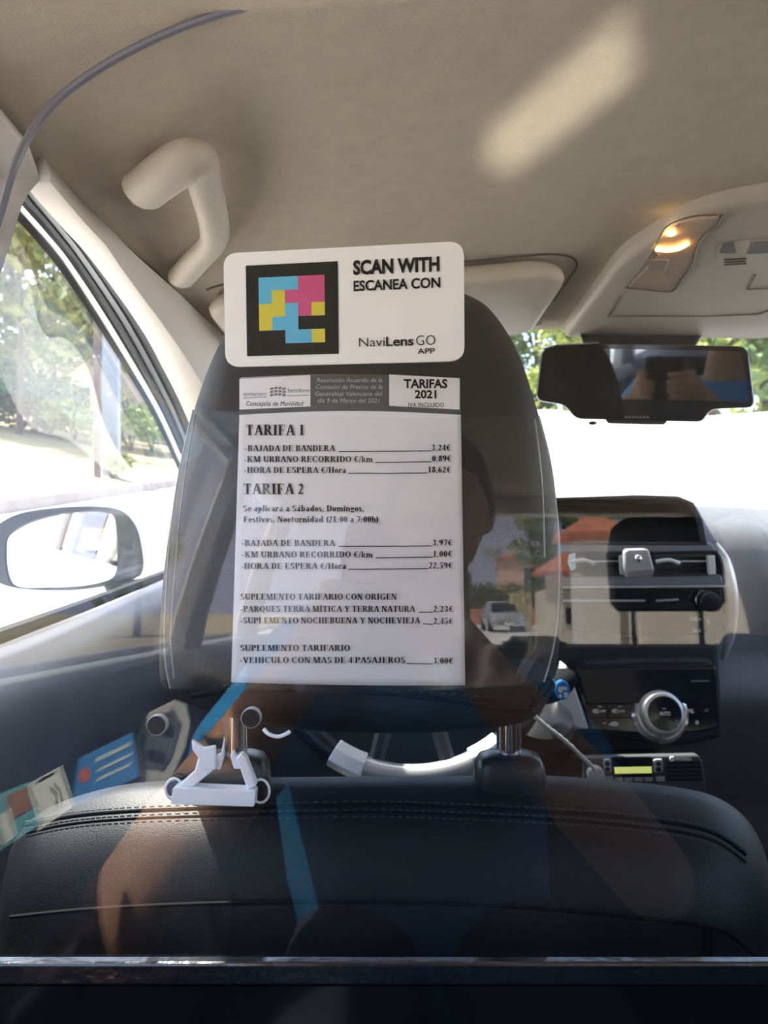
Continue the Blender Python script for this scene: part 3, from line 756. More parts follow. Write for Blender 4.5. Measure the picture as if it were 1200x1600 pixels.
ink.text('TARIFA 2', SQ, 381, 474, 772, 16.5, .018, True)
rows = [('-BAJADA DE BANDERA', 383, 524, 705, '3,24€', 674.5, 704, 704, 529),
        ('-KM URBANO RECORRIDO €/km', 382, 583, 722, '0,89€', 675, 705, 721, 587),
        ('-HORA DE ESPERA €/Hora', 382, 541, 739, '18,62€', 669, 704.5, 738.5, 544),
        ('-BAJADA DE BANDERA', 378, 524, 853, '3,97€', 676, 706.5, 852.5, 529),
        ('-KM URBANO RECORRIDO €/km', 378, 583, 871, '1,00€', 677, 706.5, 870, 587),
        ('-HORA DE ESPERA €/Hora', 377, 541, 889, '22,59€', 670, 707, 888, 544),
        ('-PARQUES TERRA MÍTICA Y TERRA NATURA', 376, 649, 956, '2,23€', 677.5, 708, 956, 654),
        ('-SUPLEMENTO NOCHEBUENA Y NOCHEVIEJA', 376, 657, 974, '2,45€', 677.5, 708, 975, 661),
        ('-VEHÍCULO CON MAS DE 4 PASAJEROS', 375, 633, 1036, '3,00€', 677, 708, 1037, 635)]
for t, a, c, v, pr, d0, d1, v2, l0 in rows:
    ink.text(t, SQ, a, c, v, 9.4, .018, True)
    ink.text(pr, SQ, d0, d1, v2, 9.4, .014, True)
    ink.grid(lambda i, j: SQ(lerp(l0, d0-1, i), lerp(v+.6, v2+.6, i)+lerp(-.65,.65,j)), 10, 1)
ink.text('SUPLEMENTO TARIFARIO CON ORIGEN', SQ, 376, 620, 937, 9.4, .016, True)
ink.text('SUPLEMENTO TARIFARIO', SQ, 375.5, 547, 1017, 9.4, .016, True)
ink.text('Se aplicará a Sábados, Domingos,', SQ, 380, 568, 799, 9.4, .014, True)
ink.text('Festivos, Nocturnidad (21:00 a 7:00h)', SQ, 380, 591, 816, 9.4, .014, True)
# header print
ink.text('TARIFAS', SQ, 631, 699, 606, 13, .035)
ink.text('2021', SQ, 648, 682, 622, 12, .035)
ink.text('IVA INCLUIDO', SQ, 638, 694, 636, 6.6, .004)
ink.text('Concejalía de Movilidad', SQ, 384, 473, 634, 7, .0, slant=.15)
ink.build('fare_print', M['ink'], sh, smooth=False)
g = MB()
g.text('ajuntament', SQ, 380, 416, 618, 6, .002); g.text('benidorm', SQ, 450, 484, 613, 6.5, .006)
g.grid(lambda i, j: SQ(lerp(380,416,i), lerp(621,620,i)+j), 4, 1); g.grid(lambda i, j: SQ(lerp(448,484,i), lerp(618,617,i)+j), 4, 1)
for k in range(4):                               # small block emblem between the two words
    for r_ in range(3):
        u0 = 422+k*6.4; v0 = 606+r_*5-(1.2*k if k < 2 else 1.2*(3-k))
        g.face([SQ(u0, v0), SQ(u0+5.2, v0-1), SQ(u0+5.2, v0+2.6), SQ(u0, v0+3.6)])
g.build('emblem_print', M['inkgrey'], sh, smooth=False)
g = MB()
for k, (t, a, c) in enumerate([('Resolución Acuerdo de la', 495, 597), ('Comisión de Precios de la', 493, 597), ('Generalitat Valenciana del', 492, 596), ('día 9 de Marzo del 2021', 496, 592)]):
    g.text(t, SQ, a, c, 597+k*10.7, 6.6, .0, slant=.18)
g.build('header_print', M['inkpale'], sh, smooth=False)
# ------------------------------------------------------------------ NAVIGATION CODE SIGN
sgq = [P(349,396,.451), P(724.5,376.5,.425), P(352,573,.450), P(725.5,563.5,.424)]
n_s = (sgq[1]-sgq[0]).cross(sgq[2]-sgq[0]).normalized(); n_s = n_s if n_s.y < 0 else -n_s
def sg(a, c, off=0):                              # a,c in 0..1
    p = lerp(lerp(sgq[0], sgq[1], a), lerp(sgq[2], sgq[3], a), c); return p+n_s*off
W_, H_ = 377.0, 187.0
def sgp(x, y, off=.0006): return sg(x/W_, y/H_, off)
sn = thing('scan_sign', sg(.5, 1), 'white rounded card sign with coloured square code reading SCAN WITH', 'sign')
poly = roundpoly([(0,0),(W_,0),(W_,H_),(0,H_)], 24, 8)
b = MB(); b.prism([sgp(x, y, 0) for x, y in poly], -n_s*.0022); b.build('card', M['card'], sn, smooth=False)
def sq4(b, x0, y0, x1, y1, off): b.face([sgp(x0,y0,off), sgp(x1,y0,off), sgp(x1,y1,off), sgp(x0,y1,off)])
b = MB(); sq4(b, 37, 22.5, 185, 171, .0005); b.build('code_field', M['ink'], sn, smooth=False)
gx0, gy0, cw, ch = 58, 43.5, 21.2, 21.7
rowsc = ['CCCMM', 'CYMMM', 'YYCMY', 'YCCKK', 'KKCCY']
for key, m in (('C','cyan'),('M','magenta'),('Y','yellow')):
    b = MB()
    for r_, row in enumerate(rowsc):
        for c_, ch_ in enumerate(row):
            if ch_ == key: sq4(b, gx0+c_*cw, gy0+r_*ch, gx0+(c_+1)*cw, gy0+(r_+1)*ch, .0008)
    b.build(M[m].name.replace('_ink','')+'_cells', M[m], sn, smooth=False)
b = MB(); Sg = lambda u, v: sgp(u, v, .0007)
b.text('SCAN WITH', Sg, 209, 341, 45, 21, .042); b.text('ESCANEA CON', Sg, 209.5, 342, 71.5, 15.5, .028)
b.build('title_print', M['ink'], sn, smooth=False)
b = MB(); b.text('Navi', Sg, 217, 257, 161, 14, -.004); b.text('Lens', Sg, 259, 301, 161, 14, .022); b.text('GO', Sg, 305, 334, 161.5, 15.5, -.008); b.text('APP', Sg, 307, 333, 175, 8.5, .010)
b.build('logo_print', M['ink'], sn, smooth=False)
# ------------------------------------------------------------------ PARTITION
pt = thing('partition_screen', (0, .40, .70), 'clear acrylic partition screen between rear and front seats', 'partition')
outl = [(-420,1505),(-420,420),(-60,420),(-15,372),(0,325),(18,262),(45,206),(80,160),(122,124),(182,86),(255,50),(330,22),(410,2),(500,-14),(620,-26),(800,-32),(1100,-32),(1400,-20),(1700,60),(1800,300),(1800,1505)]
op = [on_pane(u, v) for u, v in outl[:4]]+crv([on_pane(u, v) for u, v in outl[4:18]], 4)+[on_pane(u, v) for u, v in outl[18:]]
b = MB(); b.prism(op, -PN*.004); b.build('pane', M['pane'], pt, smooth=False)
# polished rim along the curved top edge
b = MB(); b.tube(crv([on_pane(u, v)-PN*.002 for u, v in outl[3:18]], 5), .0024, 8); b.build('rim', mat('rim_violet', (.16,.15,.18), .3, spec=.6), pt)
bar = [(-420,1505),(1800,1505),(1800,1541),(-420,1541)]
b = MB(); b.prism([on_pane(u, v, .001) for u, v in bar], (0,.007,0)); b.build('bottom_rail', M['edge'], pt, smooth=False, bevel=.0015)
b = MB(); b.prism([on_pane(u, v) for u, v in [(-420,1541),(1800,1541),(1800,2300),(-420,2300)]], (0,.004,0)); b.build('kick_panel', M['blackgloss'], pt, smooth=False)
for u, v in ((245,1133),(392,1122)):
    c = on_pane(u, v, .0)
    gr = MB(); gr.lathe([(.0050,-.0006),(.0053,-.0006),(.0055,-.0001),(.0055,.0042),(.005,.0044)], c, axis=-PN, n=28, cap=True)
    g_ = gr.build('hole_bush', mat('clear_bush', (.42,.44,.47), .2, spec=.7), pt)
    pl = MB(); pl.lathe([(.0049,-.0012),(.0049,.004)], c, axis=-PN, n=28); pl.build('plug', M['black'], g_)
# white clip bracket on the partition
bk = thing('clip_bracket', on_pane(340, 1250, .004), 'milky white plastic clip bracket pinned to the partition, two pin rings', 'bracket')
def bp(u, v, off=.003): return on_pane(u, v, off)
def plate(b, pts, th=.006, off=.003): b.prism([bp(u, v, off) for u, v in pts], PN*th)
b = MB(); plate(b, roundpoly([(278,1222),(404,1227),(402,1251),(275,1247)], 3, 3), .010); b.build('base_bar', M['whiteclear'], bk, bevel=.0008)
b = MB(); plate(b, [(281,1224),(309,1199),(314,1180),(340,1180),(337,1199),(306,1224)], .007); b.build('long_arm', M['whiteclear'], bk, bevel=.0008)
b = MB(); plate(b, [(314,1184),(303,1168),(302,1154),(320,1166),(338,1163),(339,1200),(318,1200)], .004, .006); b.build('flap', M['whiteclear'], bk, bevel=.0006)
b = MB(); plate(b, [(340,1200),(340,1178),(347,1175),(352,1150),(350,1185),(346,1200)], .003, .004); b.build('tab', M['whiteclear'], bk, bevel=.0004)
b = MB(); plate(b, [(380,1172),(388,1180),(404,1222),(390,1228),(376,1188),(372,1180)], .007); b.build('short_arm', M['whiteclear'], bk, bevel=.0008)
b = MB(); plate(b, [(362,1178),(366,1170),(372,1180),(382,1178),(379,1198),(368,1198)], .005, .002); b.build('hook', M['whiteclear'], bk, bevel=.0008)
for u, v, r_ in ((272,1233,.0052),(407,1236,.0056)):
    c = bp(u, v, .004)
    b = MB(); b.tube([c+Vector((math.cos(a)*r_*.85, 0, math.sin(a)*r_*1.1)) for a in [k*math.pi/12 for k in range(24)]], .0007, 8, closed=True); rg = b.build('pin_ring', M['whiteclear'], bk)
    b = MB(); b.lathe([(r_*.80,0),(r_*.80,.003)], c, axis=-PN, n=20); b.build('pin', M['black'] if u > 300 else mat('pin_grey', (.10,.105,.13), .4), rg)
b = MB(); b.tube(crv([bp(412,1139,.001), bp(420,1147,.002), bp(434,1151,.002), bp(447,1147,.002), bp(453,1143,.001)], 6), .0011, 8); o = b.build('cable_tie', M['whiteclear']); tag(o, 'short curved white cable tie on the partition below the fare sheet', 'cable tie')
# ================================================================== ROOF FITTINGS
# grab handle
gh = thing('grab_handle', ceil_hit(310, 330), 'beige moulded grab handle on the headliner above the left front window', 'handle')
def gpt(u, v, k): return P(u, v, ceil_hit(u, v).y-k)
cps = [(224,298,.030),(258,272,.042),(290,252,.046),(310,254,.046),(320,290,.048),(333,340,.050),(333,378,.048),(306,408,.040),(284,432,.026)]
pts = crv([gpt(*c_) for c_ in cps], 6)
n_ = len(pts); rr = []
for i in range(n_):
    t = i/(n_-1); rr.append(.0172-.0042*sm(.25,.5,t)+.0015*sm(.7,1,t))
b = MB(); b.tube(pts, rr, 16, flat=.8); gb = b.build('grip', M['beige'], gh, angle=60)
for (u, v, k) in ((232,296,.030), (292,428,.028)):
    c = gpt(u, v, k); d = gpt(u-6, v-4, -.012); b = MB(); b.tube([c, lerp(c, d, .5), d], [.012,.014,.017], 12); b.build('mount', M['beige'], gh)
# sun visor (driver)
vz = lambda u, v, dz: (lambda p: Vector((p.x, p.y, p.z-dz)))(ceil_hit(u, v))
sv = thing('sun_visor', ceil_hit(800, 450), "driver's beige sun visor folded up against the headliner", 'sun visor')
A0 = ceil_hit(897, 404); 
x1 = A0.x-.004; y0 = ceil_hit(800, 402).y; y1 = 1.02
pl = roundpoly([(-.20,y0),(x1,y0),(x1-.006,y1),(-.20,y1)], [.03,.045,.02,.03], 8)
b = MB()
cxv, cyv = (x1-.2)/2, (y0+y1)/2
def vr(k, dz): return [Vector((cxv+(x-cxv)*k, cyv+(y-cyv)*k, ceil_z(x, y)-dz)) for x, y in pl]
b.loft([vr(.965,.004), vr(.99,.008), vr(1,.014), vr(.99,.020), vr(.95,.024)]); svb = b.build('visor_flap', M['beige'], sv, angle=60)
p = ceil_hit(816, 493); b = MB(); b.prism([p+Vector((dx, 0, dz-.004)) for dx, dz in roundpoly([(-.030,0),(.028,.002),(.026,-.010),(-.026,-.012)], .004)], (0,.02,0)); cl = b.build('visor_clip', M['beige'], sv)
b = MB(); b.box(p+Vector((-.002,-.001,-.0055)), (.036,.002,.004)); b.build('slot', M['black'], cl, smooth=False)
# shade of the gap around the visor, drawn as a dark line
b = MB(); w = roundpoly([(-.21,y0-.006),(x1+.014,y0-.006),(x1+.010,y1-.06)], [.03,.05,.0], 8)
b.tube([Vector((x, y, ceil_z(x, y)-.001)) for x, y in w[3:]], .0013, 8); b.build('recess_shade', mat('recess_brown', (.06,.05,.045), .8), sv)
# overhead console
oc = thing('overhead_console', ceil_hit(1080, 420), 'beige overhead console with map lamps above the interior mirror', 'console')
def cz(x, y, d): return Vector((x, y, ceil_z(x, y)-d))
yb = 1.055
cp = roundpoly([(.255,.80),(.292,.70),(.36,.666),(.45,.666),(.515,.70),(.545,.80),(.548,yb),(.254,yb)], [.03,.03,.03,.03,.03,.03,.02,.008], 6)
mx_, my_ = .40, .87
b = MB(); ringc = lambda k, d: [cz(mx_+(x-mx_)*k, my_+(y-my_)*k, d) for x, y in cp]
b.loft([ringc(1,-.004), ringc(1,.010), ringc(.985,.016), ringc(.95,.0195), ringc(.6,.021), ringc(.05,.021)]); ocb = b.build('housing', M['console'], oc, angle=50)
def con(u, v, d=.0215):                            # point on the console's lower face along a line of sight
    Y = .85
    for _ in range(30):
        x = (u-600)/F*Y; z = ceil_z(x, Y)-d; Y = lerp(Y, (z-ZC)*F/(800-v), .6)
    return P(u, v, Y)
def conp(b, pts, d, th): b.prism([con(u, v, d) for u, v in pts], (0,0,-th))
lens = [(1028,398),(1026,380),(1040,356),(1060,345),(1090,338),(1127,336),(1118,352),(1098,368),(1086,392),(1084,408),(1068,432),(1049,453),(978,449)]
b = MB(); conp(b, lens, .0205, .0025); b.build('map_lamp_lens', M['lens'], oc, smooth=False, bevel=.001)
b = MB(); conp(b, [(1030,396),(1040,360),(1062,348),(1100,342),(1090,360),(1078,388),(1068,400)], .0200, .0004); b.build('lamp_reflector', M['reflector'], oc, smooth=False)
b = MB(); b.ell(con(1048,364,.0222), (.005,.004,.003), 12); b.build('bulb', M['bulb'], oc)
b = MB(); b.tube(crv([con(1026,388,.0222), con(1046,389,.0226), con(1062,386,.0226), con(1074,379,.0222)], 6), .0032, 8); b.build('bulb_filament', mat('glow_strip', (1,.60,.16), .4, emit=4.0), oc)
b = MB(); b.tube(crv([con(1128,336,.0225), con(1118,352,.0225), con(1098,368,.0225), con(1086,392,.0225), con(1082,412,.0225), con(1066,434,.0225), con(1050,454,.0225), con(1010,452,.0225), con(978,449,.0225)], 5), .0016, 6); b.build('lens_gap', mat('gap_brown', (.10,.075,.065), .6), oc)
b = MB(); b.tube(crv([con(1120,336,.0225), con(1090,337,.0225), con(1058,345,.0225), con(1038,358,.0225), con(1026,382,.0225), con(1010,410,.0225), con(979,448,.0225)], 5), .0007, 6); b.build('lens_outline', bpy.data.materials['gap_brown'], oc)
b = MB(); conp(b, [(1010,404),(1046,404),(1040,421),(1014,420)], .0228, .002); b.build('lamp_switch', mat('smoked', (.28,.22,.18), .3), oc, smooth=False, bevel=.001)
# microphone / roof switch recess at right
b = MB(); conp(b, roundpoly([(1118,396),(1128,378),(1165,374),(1240,374),(1252,390),(1220,406),(1160,416),(1124,410)], 6, 4), .0205, .002); rc = b.build('switch_plate', M['console'], oc, bevel=.001)
for k in ((1124,395,1128,380,1146,377,1150,395), (1168,396,1178,377,1206,376,1206,394)):
    b = MB(); conp(b, [(k[0],k[1]),(k[2],k[3]),(k[4],k[5]),(k[6],k[7])], .0227, .0008); b.build('recess', mat('recess_grey', (.11,.105,.10), .6), rc, smooth=False)
b = MB()
for k in range(3): b.tube([con(1132, 406+k*4, .0232), con(1166, 404+k*4, .0232)], .0006, 6)
b.build('ribs', M['seamdark'], rc)
# storage flap
b = MB(); b.tube([con(u, v, .0217) for u, v in ((968,462),(948,494),(1100,494),(1185,491),(1215,480))], .0010, 6); b.build('storage_flap', mat('seam_brown', (.16,.135,.115), .7), oc)
b = MB(); b.tube([con(u, v, .0217) for u, v in ((1180,430),(1168,452),(1215,450))], .0010, 6); b.build('flap_line', bpy.data.materials['seam_brown'], oc)
# ------------------------------------------------------------------ interior mirror
rm = thing('interior_mirror', P(1010, 655, 1.0), 'wide black interior rear-view mirror hanging under the overhead console', 'mirror')
mc = P(1012, 588, 1.0)
mn = -(Vector((P(1035,566,1.0)))-Vector((0,0,ZC))).normalized()
def on_pl(u, v, c, n, off=0):
    d = P(u, v, 1.0)-Vector((0,0,ZC)); o_ = Vector((0,0,ZC)); t = (c+n*off-o_).dot(n)/d.dot(n); return o_+d*t
mo = roundpoly([(846,541),(900,536),(1168,541),(1181,637),(1110,640),(1098,660),(898,655),(882,633),(836,626)], [16,0,16,14,12,10,12,12,12], 6)
b = MB()
mcc = on_pl(1010, 595, mc, mn)
def mring(k, off): return [mcc+(on_pl(u, v, mc, mn)-mcc)*k+mn*off for u, v in mo]
b.loft([mring(.93,-.030), mring(.98,-.024), mring(1.0,-.012), mring(1.0,-.002), mring(.985,.001), mring(.97,.001)]); b.build('housing', M['blackgloss'], rm, angle=50)
gi = roundpoly([(856,548),(900,544),(1158,549),(1172,628),(1100,626),(880,622),(845,618)], [10,0,10,8,0,0,8], 5)
b = MB(); b.prism([on_pl(u, v, mc, mn, .0015) for u, v in gi], mn*.0012); b.build('mirror_glass', M['mirrordark'], rm, smooth=False)
b = MB(); b.tube([on_pl(u, v, mc, mn, .001) for u, v in ((848,545),(870,539),(936,536))], .0011, 6); b.build('edge_strip', M['chrome'], rm)
b = MB()
for k in range(7): b.face([on_pl(976+k*5.6+du, 650+dv, mc, mn, .0022) for du, dv in ((0,0),(4.2,0),(4.2,3.6),(0,3.6))])
b.build('worn_lettering', mat('worn_grey', (.12,.12,.13), .5), rm, smooth=False)
b = MB(); b.prism([on_pl(u, v, mc, mn, .0) for u, v in roundpoly([(945,655),(1043,658),(1038,664),(950,662)], 3)], mn*-.012); b.build('sensor_bump', M['black'], rm)
b = MB(); b.ell(on_pl(926,661,mc,mn,0), (.006,.004,.003), 10); b.build('knob', M['black'], rm)
b = MB(); b.loft([[P(u, v, Y) for u, v in ((902,511),(1106,511),(1088,541),(912,541))] for Y in (1.035, 1.075)]); b.build('mirror_mount', M['black'], rm, smooth=False, bevel=.004)
b = MB(); b.tube([P(1000,530,1.06), P(1005,560,1.035)], .012, 10); b.build('stem', M['black'], rm)
# ------------------------------------------------------------------ door mirror
MY = 1.38
dmc = P(97, 858, MY); dmn = Vector((.246, -.970, .010)).normalized()
dm = thing('door_mirror', P(100, 922, MY), 'oval door mirror in white cap outside the driver window', 'mirror')
hpts = [(-24,862),(-12,828),(20,806),(60,797),(110,792),(160,792),(192,800),(212,825),(221,860),(222,892),(208,905),(172,915),(110,923),(40,921),(0,912),(-20,892)]
ho = [(p.x, p.y) for p in crv([Vector((u, v, 0)) for u, v in hpts], 4, closed=True)]
gpts = [(10,862),(14,838),(40,820),(80,807),(130,800),(164,801),(178,812),(182,850),(181,888),(170,905),(130,915),(70,918),(26,916),(13,896)]
go = [(p.x, p.y) for p in crv([Vector((u, v, 0)) for u, v in gpts], 4, closed=True)]
hc = on_pl(105, 858, dmc, dmn)
gc = on_pl(100, 860, dmc, dmn)
fw = Vector((-.06, 1, .0)).normalized()
def dring(k, off, dz=0): return [hc+(on_pl(u, v, dmc, dmn)-hc)*k+fw*off+Vector((0,0,dz)) for u, v in ho]
def gring(k, off): return [gc+(on_pl(u, v, dmc, dmn)-gc)*k+fw*off for u, v in go]
b = MB(); b.loft([dring(1.0,.02), dring(1.0,.0)], cap=False)
# rim between housing edge and glass
ho_r = dring(1.0, 0); N_ = len(ho_r)
def resample(pts, n):
    L_ = [0]
    for i in range(len(pts)): L_.append(L_[-1]+(pts[(i+1) % len(pts)]-pts[i]).length)
    out = []
    for k in range(n):
        d = k/n*L_[-1]; i = max(j for j in range(len(pts)) if L_[j] <= d); out.append(pts[i].lerp(pts[(i+1) % len(pts)], (d-L_[i])/max(1e-9, L_[i+1]-L_[i])))
    return out
a = resample(ho_r, 64); c = resample(gring(1.03, .0), 64); e = resample(gring(1.0, .006), 64)
b.loft([a, c, e], cap=False); b.build('shell_rim', mat('mirror_rim', (.040,.05,.062), .4), dm, angle=40)
b = MB(); b.loft([dring(1.005,.006,.001), dring(1.0,.03,.001), dring(.94,.055), dring(.75,.075), dring(.4,.088), dring(.05,.09)]); b.build('cap', M['whitepaint'], dm, angle=60)
b = MB(); b.prism(gring(1.0, .004), fw*.003); b.build('mirror_glass', M['mirror'], dm, smooth=False)
b = MB(); b.loft([[P(u, v, Y) for u, v in ((160,913),(222,903),(232,912),(168,928))] for Y in (MY, MY+.06)]); b.build('arm', M['black'], dm, smooth=False, bevel=.004)
b = MB(); b.loft([[P(u, v, Y) for u, v in ((168,915),(228,905),(272,900),(180,938))] for Y in (MY+.0, MY+.07)]); b.build('foot', M['rubber'], dm, smooth=False, bevel=.004)
# ================================================================== DASHBOARD
ds = thing('dashboard', (.40, 1.45, .6), 'dark car dashboard across the front with central instrument hood', 'dashboard')
prof = [(1.86,1.08),(1.70,1.155),(1.52,1.168),(1.40,1.155),(1.30,1.12),(1.27,1.05),(1.28,.96),(1.30,.90),(1.24,.84),(1.30,.72),(1.36,.60),(1.36,.40),(1.86,.40)]
pr2 = roundpoly(prof, [.02,.05,.08,.08,.08,.08,.05,.03,.06,.05,.03,0,0], 4)
b = MB(); b.loft([[Vector((x, y+.10*abs((x-CX)/.7)**2*(1 if y < 1.6 else 0), z-.03*abs((x-CX)/.7)**3)) for y, z in pr2] for x in [-.36+.06*k for k in range(25)]]); b.build('dash_body', M['dash'], ds, angle=50)
def D(u, v, Y): return P(u, v, Y)
def plateD(name, pts, Y, th, m, par=ds, bev=.003, tilt=0.0, r=None, n=4):
    """a raised panel in the dash: outline seen at Y, its face leaning back upward by tilt (m per px)"""
    if r: pts = roundpoly(pts, r, n); pts = [(p.x, p.y) for p in pts]
    vm = sum(v for u, v in pts)/len(pts)
    q_ = [P(u, v, Y+tilt*(vm-v)) for u, v in pts]
    b = MB(); b.prism(q_, (0, th, 0)); return b.build(name, m, par, smooth=False, bevel=bev)
# instrument hood: shell with deep opening
hood_o = [(800,786),(870,777),(1000,773),(1060,775),(1084,785),(1098,812),(1106,852),(800,852)]
hood_i = [(800,792),(870,783),(1000,779),(1054,781),(1076,790),(1088,815),(1094,848),(800,848)]
ro = lambda l, Y: [P(u, v, Y) for u, v in l]
b = MB(); b.loft([ro(hood_o,1.60), ro(hood_o,1.17), ro(hood_i,1.17), ro(hood_i,1.50)], cap=True); hd = b.build('instrument_hood', M['dashdark'], ds, bevel=.003, smooth=False)
b = MB(); b.prism([P(u, v, 1.42) for u, v in [(800,800),(1068,800),(1086,838),(800,838)]], (0,.01,0)); b.build('instrument_screen', M['screen'], hd, smooth=False)
# centre stack body
stack = [(800,848),(1112,848),(1128,870),(1137,930),(1134,985),(1120,1010),(1124,1060),(1128,1150),(1060,1165),(930,1150),(800,1150)]
b = MB(); b.loft([ro(stack,1.40), ro(stack,1.185)]); st = b.build('centre_stack', M['dashdark'], ds, smooth=False, bevel=.006)
plateD('upper_bezel', [(800,848),(1112,848),(1122,862),(800,866)], 1.172, .02, M['greyband'], bev=.003)
plateD('lower_bezel', [(800,900),(1128,898),(1132,914),(800,916)], 1.170, .02, M['greyband'], bev=.003)
plateD('bright_strip', [(800,916.5),(1133,914.5),(1134,918),(800,920)], 1.164, .01, M['silver'], bev=.0008)
# curved silver cheek to the right of the stack
b = MB(); ck = crv([P(1118,850,1.19), P(1134,880,1.18), P(1143,930,1.18), P(1142,985,1.185), P(1130,1030,1.20)], 8); b.tube(ck, [.004+.006*math.sin(math.pi*i/(len(ck)-1)) for i in range(len(ck))], 10); b.build('stack_trim', M['silver'], ds)
# air vents
for (u0, u1) in ((886, 978), (1022, 1116)):
    fr = MB(); 
    a = [P(u, v, 1.168) for u, v in ((u0,866),(u1,865),(u1+3,899),(u0,901))]; i_ = [P(u, v, 1.168) for u, v in ((u0+5,870),(u1-6,869),(u1-5,895),(u0+5,897))]; k_ = [P(u, v, 1.20) for u, v in ((u0+5,870),(u1-6,869),(u1-5,895),(u0+5,897))]
    fr.loft([[p+Vector((0,.02,0)) for p in a], a, i_, k_], cap=False); f_ = fr.build('air_vent', M['dashdark'], ds, smooth=False)
    b = MB(); b.prism(k_, (0,.004,0)); b.build('duct', M['screen'], f_, smooth=False)
    for vv in (876, 888):
        b = MB(); b.prism([P(u, v, 1.174) for u, v in ((u0+5,vv),(u1-6,vv-.5),(u1-6,vv+2),(u0+5,vv+2.5))], (0,.018,0)); b.build('slat', M['silver'] if vv == 876 else M['black'], f_, smooth=False)
    b = MB(); b.prism([P(u, v, 1.164) for u, v in ((u1-10,868),(u1+1,868),(u1+3,898),(u1-8,898))], (0,.008,0)); b.build('vent_cheek', M['silverlight'], f_, smooth=False, bevel=.001)
    s0 = u0+6 if u0 < 900 else u0+3
    b = MB(); b.tube(crv([P(s0,878,1.16), P(s0+20,875,1.156), P(s0+36,880,1.16)], 5), .0032, 8); b.build('vane_tab', M['silverlight'], f_)
plateD('vent_sticker', [(890,866),(899,864),(900,889),(893,892),(888,880)], 1.158, .004, mat('pale_cyan', (.55,.85,.92), .4), bev=.0006)
# audio unit
au = plateD('audio_panel', [(800,921),(1128,919),(1132,970),(1112,990),(1062,998),(960,996),(925,985),(800,985)], 1.166, .02, M['blackgloss'], bev=.003)
b = MB(); b.prism([P(u, v, 1.163) for u, v in ((800,937),(1008,937.5),(1008,940),(800,940))], (0,.004,0)); b.prism([P(u, v, 1.163) for u, v in ((1026,937.5),(1060,935.5),(1061,938),(1026,940))], (0,.004,0)); b.build('disc_slot', M['silver'], au, smooth=False)
c = P(1104, 939, 1.166); b = MB(); b.lathe([(.0172,0),(.0165,.012),(.0145,.015),(.012,.0155)], c, axis=(0,-1,0), n=28); kn = b.build('volume_knob', M['black'], au)
b = MB(); b.tube([P(1104+math.cos(a)*16.5, 939-math.sin(a)*16.5, 1.154) for a in [math.pi*(.55+.05*k) for k in range(12)]], .0011, 6); b.build('knob_glint_ring', M['chrome'], kn)
c = P(1096, 925, 1.16); b = MB(); b.ell(c, (.006,.004,.004), 10); b.build('push_button', M['black'], au)
b = MB(); b.text('MEDIA', lambda u, v: P(u, v, 1.163), 1078, 1096, 970, 5, .015); b.text('AUX', lambda u, v: P(u, v, 1.163), 1083, 1096, 988, 5, .015)
for u, v in ((1104,968),(1106,971)): b.face([P(u, v, 1.163), P(u+3, v, 1.163), P(u+3, v+3, 1.163), P(u, v+3, 1.163)])
b.build('button_legend', M['legend'], au, smooth=False)
# shelf lip between audio and climate
plateD('shelf_lip', [(900,1040),(940,1034),(1010,1030),(1110,1030),(1118,1046),(900,1048)], 1.145, .04, M['dashdark'], bev=.004)
# climate unit
cu_ = plateD('climate_panel', [(898,1044),(1120,1041),(1123,1060),(1126,1138),(1090,1146),(1020,1150),(920,1142),(912,1108)], 1.10, .05, M['blackgloss'], bev=.004, tilt=.00025)
plateD('display', [(904,1047),(1116,1045),(1118,1098),(918,1100)], 1.103, .004, M['screen'], cu_, .001, tilt=.00025)
plateD('display_sheen', [(903,1047),(1116,1045),(1117,1056),(906,1058)], 1.110, .004, mat('blue_sheen', (.05,.08,.13), .2), cu_, .001)  # blue highlight along the display top, painted as its own strip
b = MB(); b.face([P(u, v, 1.098) for u, v in ((1080,1063),(1108,1062.5),(1108,1065),(1080,1065.5))]); b.build('display_label', M['greyband'], cu_, smooth=False)
lg = MB()
def legend(u, v, w, h): lg.face([P(u-w/2, v-h/2, 1.092), P(u+w/2, v-h/2, 1.092), P(u+w/2, v+h/2, 1.092), P(u-w/2, v+h/2, 1.092)])
def pict(u, v):
    legend(u+3, v, 13, 3); lg.face([P(u+6.5*math.cos(k*math.pi/5)-5, v+3.8*math.sin(k*math.pi/5), 1.092) for k in range(10)])
pict(937,1111); pict(967,1111)
for u, v in ((937,1104),(968,1104),(945,1130)): legend(u, v, 6, 1.4)
lg.face([P(960+7*math.cos(k*math.pi/5), 1131+4*math.sin(k*math.pi/5), 1.092) for k in range(10)])
legend(953, 1132, 3, 3); lg.build('button_legend', M['legend'], cu_, smooth=False); lg = MB(); legend(1078, 1110, 9, 4.5); legend(1082, 1113, 5, 3); lg.face([P(1089+3*math.cos(k*math.pi/5), 1129+3.4*math.sin(k*math.pi/5), 1.092) for k in range(10)])
lg.text('A/C', lambda u, v: P(u, v, 1.092), 1101, 1107, 1112, 4, .0); lg.build('button_legend', M['legend'], cu_, smooth=False)
for l in (((913,1101),(982,1100)),((950,1101),(951,1122)),((916,1122),(986,1121)),((1070,1100),(1118,1098))):
    g2 = MB(); g2.tube([P(u, v, 1.093) for u, v in l], .0006, 5); g2.build('button_gap', M['seamdark'], cu_)
dc = P(1030, 1115, 1.098)
ax = Vector((0, -1, .28)).normalized()
b = MB(); b.lathe([(.043,-.012),(.0435,-.002),(.042,.003),(.038,.005),(.036,.004)], dc, axis=ax, n=40); dl_ = b.build('dial_ring', M['chrome'], cu_)
